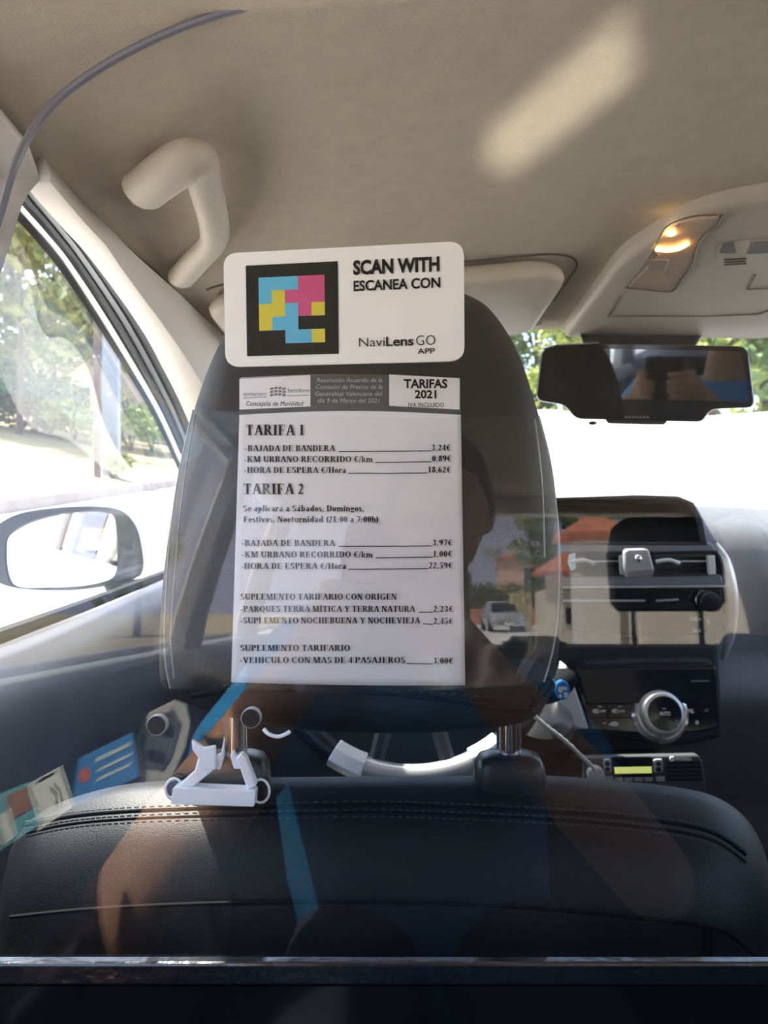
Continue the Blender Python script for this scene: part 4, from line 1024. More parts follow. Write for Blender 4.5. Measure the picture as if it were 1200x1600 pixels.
b = MB(); b.lathe([(.034,0),(.0335,.010),(.031,.018),(.028,.0215),(.0255,.022)], dc, axis=ax, n=40); b.build('dial', M['silver'], cu_)
b = MB(); b.lathe([(.0245,.018),(.0245,.0228),(.010,.0232)], dc, axis=ax, n=36); dcap = b.build('dial_cap', M['blackgloss'], cu_)
rt = Vector((1,0,0)); upv = ax.cross(rt); upv = upv if upv.z > 0 else -upv
b = MB(); b.text('AUTO', lambda u, v: dc+rt*(u*.001)-upv*(v*.001)+ax*.0236, -8, 8, 2.6, 5, .02); b.face([dc+rt*x*.001+upv*y*.001+ax*.0236 for x, y in ((-3,6),(2,6),(2,7.2),(-3,7.2))]); b.build('dial_legend', M['legend'], dcap, smooth=False)
# silver blade left of the climate unit
plateD('silver_blade', [(884,1038),(889,1046),(904,1090),(921,1140),(905,1140),(880,1130),(868,1108)], 1.09, .04, M['silverlight'], bev=.004)
plateD('lower_tray', [(800,1100),(862,1100),(880,1126),(905,1142),(860,1146),(800,1130)], 1.10, .04, M['silver'], bev=.004)
# lower console below the stack
b = MB(); b.loft([[Vector((x, y, z)) for x, z in roundpoly([(.27,.30),(.50,.30),(.49,z1),(.28,z1)], .03)] for y, z1 in ((.56,.50),(.9,.55),(1.0,.60),(1.12,.68),(1.30,.74))]); b.build('floor_console', M['dashdark'], ds)
# gear selector
gs = thing('gear_selector', P(870, 1110, 1.02), 'dark rounded gear selector knob with blue badge left of the climate panel', 'gear lever')
b = MB(); cgs = P(866, 1072, 1.03); b.ell(cgs, (.034,.03,.019), 20, Matrix.Rotation(math.radians(-32), 3, 'Y')); b.build('knob', M['seamdark'], gs)
b = MB(); b.tube(crv([P(836,1090,1.03), P(845,1088,1.03), P(858,1080,1.03)], 5), .010, 10); b.build('neck', M['black'], gs)
b = MB(); bd = [(871,1068),(879,1064),(888,1068),(891,1080),(888,1092),(878,1095),(870,1090),(867,1080)]
b.prism([P(u, v, .996) for u, v in roundpoly(bd, 3)], (0,.012,0)); bg = b.build('badge', M['blue'], gs, bevel=.0015)
b = MB()
for pts in (((872,1073),(886,1073),(886,1078),(880,1078),(877,1083),(872,1080)), ((873,1085),(878,1085),(878,1090),(873,1090)), ((881,1082),(887,1082),(887,1090),(882,1090))): b.face([P(u, v, .9945) for u, v in pts])
b.build('badge_mark', M['legend'], bg, smooth=False)
b = MB(); b.lathe([(.05,-.02),(.045,0),(.03,.006)], P(845,1120,1.06), axis=(0,-.5,1), n=24); b.build('gaiter', M['black'], gs)
# phone holder clipped to the vent
ph = thing('phone_holder', P(997, 905, 1.12), 'grey square magnetic phone holder clipped on the centre air vent', 'phone holder')
b = MB(); pl_ = roundpoly([(977,858),(1014,857),(1023,890),(1021,899),(981,904),(976,890)], 7, 5); mm = [P(u, v, 1.125) for u, v in pl_]
b.prism(mm, (0,.016,0)); b.build('plate', M['holder'], ph, bevel=.003)
b = MB(); b.prism([P(u, v, 1.123) for u, v in roundpoly([(980,893),(1022,889),(1020,899),(982,904)], 3)], (0,.02,0)); b.build('lower_lip', mat('lip_grey', (.22,.22,.225), .4), ph, bevel=.002)
b = MB(); b.ell(P(997, 873, 1.122), (.0062,.005,.0062), 16); b.build('ball', M['chrome'], ph)
b = MB(); b.box(P(998,882,1.15), (.014,.03,.012)); b.build('clip', M['black'], ph, smooth=False)
# ------------------------------------------------------------------ two-way radio, cord
rd = thing('two_way_radio', P(1010, 1228, .93), 'grey two-way taxi radio with green display below the climate panel', 'radio')
def rp(u, v, off=0): return P(u, v, .955-off)
b = MB(); b.prism([rp(u, v) for u, v in roundpoly([(913,1184),(1092,1180),(1098,1190),(1104,1225),(1102,1250),(914,1250)], 5, 4)], (0,.012,-.0)); b.build('case', M['radio'], rd, bevel=.002)
b = MB(); b.prism([rp(u, v, -.012) for u, v in [(922,1196),(1090,1192),(1094,1250),(922,1250)]], (0,.12,-.025)); b.build('heat_sink', M['black'], rd, bevel=.002)
b = MB(); b.box(Vector((.36,1.03,.68)), (.05,.06,.17)); b.build('mounting_bracket', M['black'], rd)
b = MB(); b.prism([rp(u, v, .002) for u, v in [(957,1184),(1018,1183),(1020,1214),(958,1215)]], (0,.003,0)); dsp = b.build('display_window', M['screen'], rd, smooth=False)
b = MB(); b.prism([rp(u, v, .003) for u, v in [(960,1199),(1018,1198),(1018.5,1208),(961,1209)]], (0,.002,0)); b.build('lit_display', M['lcd'], dsp, smooth=False)
for (u0, u1) in ((943,955),(1021,1036)):
    b = MB(); b.prism([rp(u, v, .003) for u, v in roundpoly([(u0,1187),(u1,1186),(u1+1,1207),(u0+1,1208)], 4, 4)], (0,.004,0)); bb = b.build('button_pod', M['radiobtn'], rd, bevel=.001)
    for vv in (1193, 1202):
        b = MB(); b.lathe([(.0032,0),(.003,.0015)], rp((u0+u1)/2, vv, .003), axis=(0,-1,0), n=14); b.build('button', M['black'], bb)
for k in range(6):
    u0 = 945+k*15.5; 
    if k == 5: u0 = 1026
    b = MB(); b.prism([rp(u, v, .002) for u, v in roundpoly([(u0,1214),(u0+13,1213.5),(u0+13,1221),(u0,1221)], 2, 3)], (0,.004,0)); b.build('key', M['radiobtn'], rd, bevel=.0006)
b = MB()
for k in range(5): b.prism([rp(u, v, .0015) for u, v in [(1042,1191+k*6.5),(1094+k,1190+k*6.5),(1094+k,1193.5+k*6.5),(1042,1194.5+k*6.5)]], (0,.003,0))
b.build('speaker_grille', M['black'], rd, smooth=False)
b = MB(); b.lathe([(.0034,0),(.003,.001)], rp(1050,1185.5,.001), axis=(0,-1,0), n=16); b.text('MOTOROLA', lambda u, v: rp(u, v, .002), 1056, 1081, 1188, 4.6, .02); b.build('maker_mark', M['legend'], rd, smooth=False)
b = MB(); b.lathe([(.011,0),(.0105,.010),(.008,.012)], rp(929,1208,.001), axis=(0,-1,0), n=20); b.build('channel_knob', M['radiobtn'], rd)
for v in (1190, 1226):
    b = MB(); b.lathe([(.002,0),(.0018,.001)], rp(1091, v, .001), axis=(0,-1,0), n=10); b.build('screw', M['chrome'], rd)
b = MB(); b.tube(crv([P(828,1112,.90), P(850,1132,.905), P(880,1155,.92), P(905,1178,.935), P(922,1194,.94), P(930,1204,.944)], 6), [.0022+.0006*(i % 2) for i in range(31)], 8); o = b.build('microphone_cord', M['cord']); tag(o, 'pale grey microphone cord running down to the radio', 'cord')
# ------------------------------------------------------------------ steering wheel
sw = thing('steering_wheel', (.04, 1.02, .82), 'dark steering wheel with silver lower rim and spokes seen under the headrest', 'steering wheel')
wc = Vector((.035, 1.0, .99)); wR = .185
wq = Matrix.Rotation(math.radians(-24), 3, 'X')
def wpt(a, r=wR, d=0): return wc+wq @ Vector((r*math.cos(a), d, r*math.sin(a)))
b = MB(); b.tube([wpt(k*2*math.pi/64) for k in range(64)], .0145, 12, closed=True); b.build('rim', M['black'], sw)
b = MB(); b.tube([wpt(math.radians(-118+2*k), wR, -.003) for k in range(32)], .0142, 12); b.build('rim_insert', M['silver'], sw)
for a0 in (-122, -66):
    b = MB(); rings = []
    for k in range(4):
        a = math.radians(a0+k*4.4); rings.append([wpt(a, wR+dr, dd) for dr, dd in ((-.017,-.012),(-.004,-.019),(.012,-.016),(.018,-.002),(.010,.012),(-.014,.010))])
    b.loft(rings); b.build('rim_pad', M['silverlight'], sw, bevel=.001, smooth=False)
b = MB(); b.ell(wc+wq @ Vector((0,.02,0)), (.075,.03,.065), 20, wq); b.build('hub', M['black'], sw)
for a0 in (-105, -75, 10, 170):
    b = MB(); b.tube([wpt(math.radians(a0), .05, .015), wpt(math.radians(a0), .12, .01), wpt(math.radians(a0), wR-.005, 0)], [.016,.012,.010], 8); b.build('spoke', M['black'], sw)
b = MB(); b.tube([wc+Vector((0,.05,-.02)), wc+Vector((0,.40,-.15))], .05, 14); b.build('column', M['black'], sw)
# ------------------------------------------------------------------ front passenger seat and rear bench
fs = thing('passenger_seat', (.71, .52, .45), 'dark front passenger seat at the far right of the car', 'seat')
b = MB(); b.loft([[Vector((.71+dx*k, .54+.13*(z-.9)+dy, z)) for dx, dy in roundpoly([(-.23,-.06),(.23,-.06),(.23,.08),(-.23,.08)], .05)] for z, k in ((.45,.95),(.6,1),(.85,1),(.9,.92),(.925,.8))]); b.build('backrest', M['leather'], fs)
b = MB(); b.loft([[Vector((.71+dx*k, .56+dy*k, z)) for dx, dy in roundpoly([(-.13,-.05),(.13,-.05),(.13,.05),(-.13,.05)], .04)] for z, k in ((.99,.9),(1.02,1),(1.13,1),(1.16,.85))]); b.build('headrest', M['leather'], fs)
for dx in (-.06,.06):
    b = MB(); b.tube([Vector((.71+dx,.56,.90)), Vector((.71+dx,.56,1.02))], .007, 10); b.build('headrest_post', M['chrome'], fs)
b = MB(); b.loft([[Vector((.71+dx, y, z)) for dx, z in roundpoly([(-.25,.44),(.25,.44),(.25,.60),(-.25,.60)], .05)] for y in (.58,.86)]); b.build('cushion', M['leather'], fs)
# ================================================================== BEHIND THE CAMERA (seen in the partition and the mirrors)
rb = thing('rear_bench', (CX, -.66, .42), 'dark rear bench seat with three headrests behind the passenger', 'bench seat')
b = MB(); b.loft([[Vector((x, y-.18*(z-.5), z)) for x, y in roundpoly([(-.30,-.84),(1.0,-.84),(1.0,-.68),(-.30,-.68)], .04)] for z in (.42,.5,.7,.99,1.015)]); b.build('backrest', M['leather'], rb)
b = MB(); b.loft([[Vector((x, y, z)) for x, z in roundpoly([(-.30,.36),(1.0,.36),(1.0,.49),(-.30,.49)], .05)] for y in (-.72,-.10,-.02)]); b.build('cushion', M['leather'], rb)
for x, w, z0, z1 in ((.03,.125,1.09,1.30), (.335,.07,1.0,1.035), (.635,.125,1.09,1.30)):
    b = MB(); b.loft([[Vector((x+dx*k, -.86+dy*k, z)) for dx, dy in roundpoly([(-w,-.045),(w,-.045),(w,.045),(-w,.045)], .03)] for z, k in ((z0,.85),(z0+.02,.97),(z1-.08 if z1 > 1.1 else z1-.012,1),(z1-.02,.9),(z1,.7))]); hr_ = b.build('headrest', M['leather'], rb)
    for dx in (-.6*w, .6*w):
        b = MB(); b.tube([Vector((x+dx,-.86,.99)), Vector((x+dx,-.86,z0+.03))], .007, 8); b.build('headrest_post', M['chrome'], hr_)
# beige pull handle bezel on the rear door, with switches
b = MB(); RX = lambda u, v, x=.300: R(u, v, x*1160/(600-u))
CM = mirror_pt(Vector((0, 0, ZC)))
def RP(u, v, c, n):                               # on the plane through c with normal n, along the mirrored line of sight
    d = R(u, v, 1.0)-CM; return CM+d*((c-CM).dot(n)/d.dot(n))
NB = Vector((.55,.40,.72)).normalized(); CB = RX(255, 1160, .285)
b = MB(); b.box((-.285, -.02, .80), (.06, .62, .05)); b.build('armrest', M['door'], dl, bevel=.015)
bz = [RP(u, v, CB, NB) for u, v in ((203,1150),(232,1112),(272,1092),(292,1100),(300,1130),(292,1170),(268,1225),(215,1225),(212,1180))]
b = MB(); b.prism(bz, -NB*.02); bzo = b.build('pull_handle', mat('handle_beige', (.72,.68,.58), .5), dl, bevel=.004)
b = MB(); b.prism([RP(u, v, CB+NB*.002, NB) for u, v in ((218,1152),(240,1122),(270,1108),(283,1130),(270,1180),(255,1205),(222,1200))], -NB*.006); b.build('switch_panel', mat('switch_grey', (.16,.17,.18), .5), dl, bevel=.002)
for (u, v) in ((236,1178),(250,1182),(262,1140)):
    b = MB(); b.prism([RP(u+x, v+y, CB+NB*.006, NB) for x, y in ((-6,-7),(6,-7),(6,7),(-6,7))], -NB*.006); b.build('switch', M['black'], dl, bevel=.001)
# leaflets standing in the door pocket
def leaflet(name, label, quad, D_, m, marks):
    NL = Vector((.25,.48,.84)).normalized(); uc = sum(k[0] for k in quad)/4; vc = sum(k[1] for k in quad)/4; CL = RX(uc, vc, D_)
    q_ = [RP(u, v, CL, NL) for (u, v, dd) in quad]
    t = thing(name, (q_[2]+q_[3])/2, label, 'leaflet', 'leaflets in the rear door pocket')
    n = NL
    b = MB(); b.prism(q_, -n*.003); b.build('cover', m, t, smooth=False)
    for nm, mm, ps in marks:
        b = MB()
        for pl in ps: b.face([lerp(lerp(q_[0], q_[1], a), lerp(q_[3], q_[2], a), c)+n*.0006 for a, c in pl])
        b.build(nm, mm, t, smooth=False)
rect = lambda a0, c0, a1, c1: [(a0,c0),(a1,c0),(a1,c1),(a0,c1)]
circ = lambda a, c, r, rc: [(a+r*math.cos(k*math.pi/8), c+rc*math.sin(k*math.pi/8)) for k in range(16)]
leaflet('leaflet', 'blue leaflet with a red spot in the rear door pocket', [(92,1200,0),(205,1145,.10),(215,1215,.10),(105,1265,0)], .285, mat('leaflet_blue', (.05,.26,.60), .5),
        [('red_spot', mat('spot_red', (.75,.14,.07), .5), [circ(.27,.45,.07,.17)]), ('pale_lines', mat('pale_lines', (.55,.70,.72), .6), [rect(.45,.2,.95,.3), rect(.45,.45,.95,.52), rect(.42,.65,.9,.72)])])
leaflet('leaflet', 'white leaflet with a dark line drawing in the rear door pocket', [(42,1226,0),(92,1199,.04),(112,1262,.04),(58,1300,0)], .280, mat('leaflet_white', (.80,.80,.72), .6),
        [('drawing', M['ink'], [[(.55,.35),(.62,.3),(.75,.5),(.7,.75),(.6,.9),(.66,.55)], rect(.2,.05,.8,.1)])])
leaflet('leaflet', 'brown and teal leaflet nearest the passenger in the rear door pocket', [(-20,1250,0),(40,1224,.03),(60,1290,.03),(0,1330,0)], .275, mat('leaflet_teal', (.10,.38,.42), .6),
        [('brown_picture', mat('pic_brown', (.32,.14,.08), .6), [rect(.35,.1,.95,.6)]), ('pale_picture', mat('pic_pale', (.72,.72,.62), .6), [rect(.05,.4,.35,.95)])])
# ------------------------------------------------------------------ the passenger taking the picture
pr = thing('person', (.08, -.30, .42), 'person in a blue T-shirt holding a phone up, reflected in the partition', 'person')
sh_l, el_l, wr_l = Vector((-.105,-.20,1.015)), Vector((-.265,.075,.785)), Vector((-.085,-.035,1.045))
sh_r, el_r, wr_r = Vector((.195,-.25,.955)), Vector((.30,-.05,.80)), Vector((.105,-.035,1.035))
hip = Vector((.07,-.38,.62)); chest = Vector((.065,-.29,.93)); neck = Vector((.075,-.30,1.10)); hd_c = Vector((.085,-.30,1.255))
def limb(b, pts, rs, n=14):
    pts_ = crv(pts, 5); m = len(rs)-1
    rr = []
    for i in range(len(pts_)):
        t = i/(len(pts_)-1)*m; k = min(int(t), m-1); rr.append(lerp(rs[k], rs[k+1], t-k))
    b.tube(pts_, rr, n); b.ell(pts_[0], rr[0], 12); b.ell(pts_[-1], rr[-1], 12)
b = MB()
b.loft([[Vector((x*kx+cx_, y*ky+cy_, z)) for x, y in [(math.cos(k*math.pi/12), math.sin(k*math.pi/12)) for k in range(24)]] for z, kx, ky, cx_, cy_ in
        ((.50,.16,.12,.07,-.38),(.62,.165,.115,.07,-.37),(.76,.145,.105,.07,-.34),(.90,.170,.115,.050,-.305),(.965,.165,.10,.050,-.29),(1.015,.10,.075,.06,-.295),(1.05,.058,.055,.070,-.30),(1.15,.052,.053,.08,-.30))])
# head with a face
b.ell(hd_c, (.074,.092,.105), 24); b.ell(hd_c+Vector((0,.028,-.052)), (.057,.062,.062), 18)
b.ell(hd_c+Vector((0,.098,-.015)), (.013,.018,.024), 10); b.ell(hd_c+Vector((0,.104,-.03)), (.016,.014,.011), 10)
b.ell(hd_c+Vector((0,.086,-.064)), (.024,.010,.008), 10); b.ell(hd_c+Vector((0,.076,-.098)), (.022,.018,.016), 10)
for s_ in (-1, 1):
    b.ell(hd_c+Vector((s_*.030,.080,.008)), (.013,.009,.008), 10); b.ell(hd_c+Vector((s_*.031,.084,.027)), (.022,.010,.007), 10)
    b.ell(hd_c+Vector((s_*.076,-.004,-.012)), (.010,.020,.032), 10); b.ell(hd_c+Vector((s_*.045,.062,-.03)), (.022,.018,.018), 10)
# arms
for s_, e_, w_ in ((sh_l, el_l, wr_l), (sh_r, el_r, wr_r)):
    limb(b, [s_, lerp(s_, e_, .5)+Vector((0,-.01,-.01)), e_], [.058,.050,.043]); limb(b, [e_, lerp(e_, w_, .35), w_], [.044,.046,.029])
# legs (seated)
for s_ in (-1, 1):
    h_ = Vector((.07+s_*.10,-.36,.60)); k_ = Vector((.07+s_*.14,.12,.63)); a_ = Vector((.07+s_*.14,.20,.36))
    limb(b, [h_, lerp(h_, k_, .5), k_], [.088,.078,.060]); limb(b, [k_, lerp(k_, a_, .3), a_], [.058,.055,.042])
# hands: palm, four fingers and a thumb closed on the phone edges
def hand(b, w, side):
    pc = w+Vector((-side*.012, .004, .045)) if side < 0 else w+Vector((-.012,.004,.045))
    pc = Vector((side*.058, -.030, 1.085))
    limb(b, [w, lerp(w, pc, .6), pc], [.029,.030,.030])
    b.ell(pc, (.018,.034,.042), 14, Matrix.Rotation(math.radians(side*10), 3, 'Y'))
    for k, ln in enumerate((.95,1.05,1.0,.82)):
        z = 1.118-.021*k
        b.ell(Vector((side*.062,-.008,z)), .0115, 10)
        pts_ = [Vector((side*.060,-.016,z)), Vector((side*.061,.006,z+.003)), Vector((side*.046,.0145,z+.003)), Vector((side*(.046-.026*ln),.0115,z+.001))]
        if side < 0 and k == 0: pts_[3] = Vector((side*.036,.010,z+.001))
        limb(b, pts_, [.0098,.0092,.0085,.0072], 10)
    limb(b, [Vector((side*.055,-.050,1.062)), Vector((side*.047,-.052,1.085)), Vector((side*.034,-.034,1.105)), Vector((side*.022,-.027,1.118))], [.014,.0125,.0105,.0085], 10)
hand(b, wr_l, -1); hand(b, wr_r, 1)
body = b.build('body', M['skin'], pr, angle=180)
rm_ = body.modifiers.new('remesh', 'REMESH'); rm_.mode = 'VOXEL'; rm_.voxel_size = .005; rm_.use_smooth_shade = True
s2 = body.modifiers.new('smooth', 'SMOOTH'); s2.factor = .5; s2.iterations = 3
# shirt
b = MB()
b.loft([[Vector((x*kx+cx_, y*ky+cy_, z)) for x, y in [(math.cos(k*math.pi/14), math.sin(k*math.pi/14)) for k in range(28)]] for z, kx, ky, cx_, cy_ in
        ((.52,.185,.150,.07,-.38),(.60,.19,.145,.07,-.37),(.70,.195,.135,.05,-.35),(.82,.20,.135,.040,-.325),(.90,.205,.135,.034,-.305),(.965,.190,.118,.042,-.29),(1.015,.13,.092,.055,-.295),(1.045,.072,.070,.068,-.298))])
for s_, e_ in ((sh_l, el_l), (sh_r, el_r)):
    limb(b, [s_+Vector((0,-.01,.0)), lerp(s_, e_, .2), lerp(s_, e_, .40)], [.072,.066,.064])
o = b.build('shirt', M['shirt'], pr, angle=180)
r2 = o.modifiers.new('remesh', 'REMESH'); r2.mode = 'VOXEL'; r2.voxel_size = .007; r2.use_smooth_shade = True
s2 = o.modifiers.new('smooth', 'SMOOTH'); s2.factor = .5; s2.iterations = 3
b = MB()
for s_ in (-1, 1):
    h_ = Vector((.07+s_*.10,-.37,.60)); k_ = Vector((.07+s_*.14,.12,.63)); a_ = Vector((.07+s_*.14,.20,.38))
    limb(b, [h_, lerp(h_, k_, .5), k_], [.105,.092,.072]); limb(b, [k_, lerp(k_, a_, .3), a_], [.072,.068,.058])
o = b.build('trousers', M['trousers'], pr, angle=180)
# hair: a cap over the back and top of the skull
b = MB()
def hairpt(i, j):
    a = 2*math.pi*i; t = j*math.pi*.62
    front = max(0, math.sin(a)); t *= 1-.42*front
    d = Vector((math.sin(t)*math.cos(a), math.sin(t)*math.sin(a), math.cos(t)))
    return hd_c+Vector((d.x*.083, d.y*.100-.006, d.z*.116))*(1+.03*noise.noise(d*6))
b.grid(hairpt, 40, 20); b.build('hair', M['hair'], pr, solid=.01, angle=180)
# phone in the hands
fn = thing('phone', (.0, -.012, 1.02), 'dark phone held up in front of the face, camera towards the front seats', 'phone')
b = MB(); b.prism([Vector((x, -.013, z)) for x, z in roundpoly([(-.048,1.035),(.050,1.035),(.050,1.165),(-.048,1.165)], .008)], (0,.008,0)); b.build('body', M['blackgloss'], fn, bevel=.0015, smooth=False)
b = MB(); b.prism([Vector((x, -.0136, z)) for x, z in roundpoly([(-.045,1.038),(.047,1.038),(.047,1.162),(-.045,1.162)], .006)], (0,-.0003,0)); b.build('display', M['screen'], fn, smooth=False)
b = MB(); b.lathe([(.006,0),(.006,.0012)], (0,-.0055,1.15), axis=(0,1,0), n=18); b.build('lens', M['screen'], fn)
# the bright quadrilateral on the headliner: added narrow lamp standing in for sun off the phone's screen
gp = ceil_hit(862, 175)
ar = bpy.data.lights.new('sun_patch_lamp', 'AREA'); ar.shape = 'RECTANGLE'; ar.size = .040; ar.size_y = .105; ar.energy = .011; ar.spread = math.radians(3.2); ar.color = (1.0,.96,.88)
ao = bpy.data.objects.new('sun_patch_lamp', ar); COL.objects.link(ao)
src = Vector((.095,-.03,1.16)); ao.location = src
dirv = (gp-src).normalized()
zax = -dirv; side_ = Vector((.40,-.9,0)); yax = (side_-side_.dot(zax)*zax).normalized(); xax = yax.cross(zax)
ao.rotation_euler = Matrix((xax, yax, zax)).transposed().to_euler()
# ------------------------------------------------------------------ the street behind (reflected)
def RG(u, D_):                                    # ground point behind whose image is at column u and image depth D
    p = R(u, 950, D_); return Vector((p.x, p.y, 0))
def RZ(u, v, D_): return R(u, v, D_)
m_cream = mat('cream_wall', (.66,.56,.44), .9, var=.05, vscale=2)
m_white = mat('white_fence', (.74,.69,.62), .85, var=.05, vscale=3)
m_red = mat('red_tile', (.52,.17,.09), .8, var=.15, vscale=8)
m_mtn = mat('hazy_mountain', (.21,.21,.27), 1.0, spec=0, var=.08, vscale=.01)
b = MB()
mp = []
for k in range(61):
    a = k/60; x = lerp(-260, 260, a); mp.append(Vector((x, -330, 95+40*noise.noise(Vector((a*5,0,0)))+14*noise.noise(Vector((a*17,3,0))))))
rings = []
for t in (0, .3, .6, .85, 1.0):
    rings.append([Vector((p.x, p.y+150*(1-t), p.z*t*(1+.25*noise.noise(Vector((p.x*.02, t*4, 1)))*(1-t)) - 3)) for p in mp])
b.loft(rings, closed=False, cap=False); struct(b.build('mountain_ground', m_mtn, angle=180))
def gate_post(u, D_, vtop, w, label, roof=True, m=m_cream):
    g = RG(u, D_); top = R(u, vtop, D_).z
    t = thing('gate_post', g, label, 'gate post')
    b = MB(); b.box(g+Vector((0,0,top/2)), (w, w, top)); b.build('shaft', m, t, smooth=False, bevel=.02)
    if roof:
        e = w*.85; b = MB(); apex = g+Vector((0,0,top+w*.62))
        r0 = [g+Vector((x*e, y*e, top)) for x, y in ((-1,-1),(1,-1),(1,1),(-1,1))]
        b.loft([[p-Vector((0,0,.08)) for p in r0], r0, [lerp(p, apex, .97) for p in r0]]); b.build('tiled_cap', m_red, t, smooth=False)
    if w > .6:
        b = MB(); b.box(g+Vector((-.0,w/2+.02,top*.5)), (.18,.06,.34)); b.build('letter_box', M['black'], t, smooth=False)
    return t
gate_post(884, 16, 893, .70, 'cream gate post with red tiled cap farther down the street behind')
gate_post(930, 9.6, 834, .50, 'tall white gate post with red tiled cap nearest behind the taxi', m=m_white)
def wall_run(pts, th, m, name='boundary_wall'):
    b = MB(); A = []; 
    for u, D_, v in pts:
        g = RG(u, D_); A.append((g, R(u, v, D_).z))
    d = Vector((th*.8, -th*.3, 0))
    b.loft([[g for g, z in A], [g+Vector((0,0,z)) for g, z in A], [g+d+Vector((0,0,z)) for g, z in A], [g+d for g, z in A]], closed=False, cap=False, cyc=True)
    return struct(b.build(name, m, smooth=False))
wall_run([(836,31,926),(848,26,922),(872,18,916)], .3, m_cream)
wall_run([(925,12,930),(1000,9.0,930),(1100,6.4,925),(1260,4.6,920)], .25, m_cream, 'boundary_wall')
for k in range(22):                               # boards of the white fence
    u = 932+k*14; D_ = lerp(11.6, 5.2, (k/21)**.75); g = RG(u, D_)
    t = MB(); h_ = R(u, 893-k*1.2, D_).z; t.box(g+Vector((-.16,.16,h_/2)), (.10,.04,h_)); o = t.build('fence_board', m_white, smooth=False); tag(o, 'upright pale fence board along the driveway behind the taxi', 'fence board', 'fence boards in the street behind')
# wooden gate door, small house, hedge, brick wall
g = RG(812, 36); zt = R(812, 926, 36).z
t = thing('side_gate', g, 'yellowish slatted gate beside the silver car behind', 'gate')
for k in range(4):
    b = MB(); b.box(g+Vector((-.42+.28*k,.25,zt/2)), (.24,.06,zt)); b.build('board', mat('gate_ochre', (.52,.42,.22), .8), t, smooth=False)
g = RG(800, 62); 
t = thing('street_house', g, 'small orange rendered house at the end of the street behind', 'house')
b = MB(); b.box(g+Vector((1.3,0,2.6)), (4.2,5,5.2)); b.build('walls', mat('orange_render', (.62,.36,.22), .9), t, smooth=False)
b = MB(); b.loft([[g+Vector((1.3+x*k, y*k, z)) for x, y in ((-2.5,-2.9),(2.5,-2.9),(2.5,2.9),(-2.5,2.9))] for z, k in ((5.2,1),(6.3,.1))]); b.build('roof', m_red, t, smooth=False)
b = MB(); b.box(g+Vector((1.2,2.52,3.6)), (1.2,.1,1.4)); b.build('window', M['screen'], t, smooth=False)
rng = random.Random(5); g = RG(788, 54); t = thing('hedge', g, 'clipped dark green hedge behind the silver car', 'hedge')
f = MB()
for k in range(8): foliage(f, g+Vector((-3+.9*k,0,2.1)), (.8,.6,.9), 160, .3, rng)
f.build('foliage', m_leaf[1], t, smooth=False, keep_normals=True); b = MB(); b.box(g+Vector((0,0,1.0)), (6.6,.5,2.0)); b.build('woody_core', m_bark, t, smooth=False)
g = RG(782, 50); b = MB(); b.box(g+Vector((-.5,0,.55)), (7,.3,1.1)); struct(b.build('red_brick_wall', mat('brick_red', (.46,.20,.12), .9, var=.1, vscale=3), smooth=False))
for i, (u, D_, h, r, lab) in enumerate([(850, 36, 7.0, 1.7, 'green tree behind the cream gate post in the street behind'), (868, 30, 6.2, 1.4, 'darker tree close behind the cream gate post in the street behind'), (795, 80, 7.5, 2.6, 'far tree at the end of the street behind'), (822, 74, 7, 2.2, 'far small tree beside the orange house behind'), (1060, 13, 6.5, 2.4, 'large tree over the white fence in the street behind'), (1045, 10.5, 4.2, 1.3, 'rounded shrub-like tree beside the tall white gate post behind'), (215, 26, 5, 1.8, 'shrubby tree on the bank behind, driver side')]):
    tree('tree', lab, RG(u, D_), h, r, m_leaf[1 if i % 2 else 0], 130+i, n=600, size=.36, lo=.35, group='trees in the street behind')
g = RG(858, 20); t = thing('street_lamp', g, 'slender dark lamp post in the street behind', 'lamp post')
b = MB(); b.tube([g, g+Vector((0,0,3)), g+Vector((0,0,6.2))], [.06,.05,.04], 10); b.build('pole', M['black'], t)
b = MB(); b.ell(g+Vector((0,.3,6.2)), (.12,.35,.07), 10); b.build('lamp_head', M['black'], t)
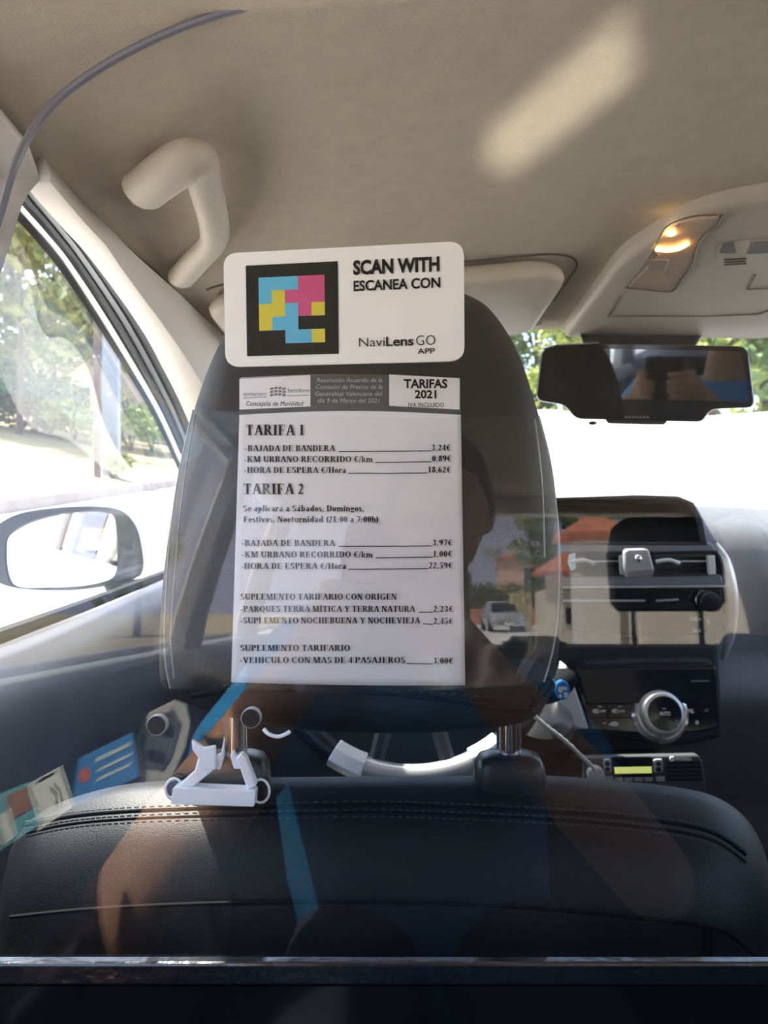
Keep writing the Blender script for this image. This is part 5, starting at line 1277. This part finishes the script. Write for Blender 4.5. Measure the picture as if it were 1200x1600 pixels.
# silver car
g = RG(784, 36); t = thing('car', g, 'silver car parked in the street behind, facing the taxi', 'car')
m_cs = mat('silver_paint', (.50,.51,.53), .25, metal=.6, coat=.5)
sec = [(-.80,.30),(-.84,.60),(-.80,.86),(-.66,.92),(-.56,1.36),(-.45,1.42),(.45,1.42),(.56,1.36),(.66,.92),(.80,.86),(.84,.60),(.80,.30)]
b = MB(); low = [(x, min(z, .92)) for x, z in sec]
def cr(y, k, h): return [g+Vector((x*k, y, .3+(z-.3)*h)) for x, z in [(-.80,.30),(-.84,.60),(-.80,.86),(-.60,.93),(.60,.93),(.80,.86),(.84,.60),(.80,.30)]]
b.loft([cr(2.0,.80,.80), cr(1.9,.95,.92), cr(1.2,1,1.0), cr(0,1,1.04), cr(-1.8,1,1.04), cr(-2.1,.92,.95)]); b.build('body', m_cs, t, bevel=.03)
b = MB(); b.loft([[g+Vector((x*k, y, z)) for x, y in ((-.70,.75),(.70,.75),(.70,-1.7),(-.70,-1.7))] if z < 1 else [g+Vector((x*k, y, z)) for x, y in ((-.62,.05),(.62,.05),(.62,-1.4),(-.62,-1.4))] for z, k in ((.93,1),(1.40,.92),(1.44,.8))]); b.build('cabin', m_cs, t, bevel=.03)
b = MB(); b.face([g+Vector(p) for p in ((-.62,.74,.97),(.62,.74,.97),(.52,.16,1.37),(-.52,.16,1.37))]); b.build('windscreen', M['screen'], t, smooth=False)
for s_ in (-1,1):
    b = MB(); b.ell(g+Vector((s_*.58,1.93,.66)), (.16,.08,.08), 10); b.build('headlamp', M['silverlight'], t)
    for y in (1.25,-1.35):
        b = MB(); b.lathe([(.30,-.1),(.31,0),(.30,.1)], g+Vector((s_*.74,y,.30)), axis=(1,0,0), n=18); b.build('wheel', M['rubber'], t)
b = MB(); b.prism([g+Vector(p) for p in ((-.45,2.01,.42),(.45,2.01,.42),(.45,1.99,.58),(-.45,1.99,.58))], (0,-.03,0)); b.build('grille', M['black'], t, smooth=False)
b = MB(); b.prism([g+Vector(p) for p in ((-.25,2.03,.36),(.25,2.03,.36),(.25,2.03,.46),(-.25,2.03,.46))], (0,-.02,0)); b.build('number_plate', M['legend'], t, smooth=False)
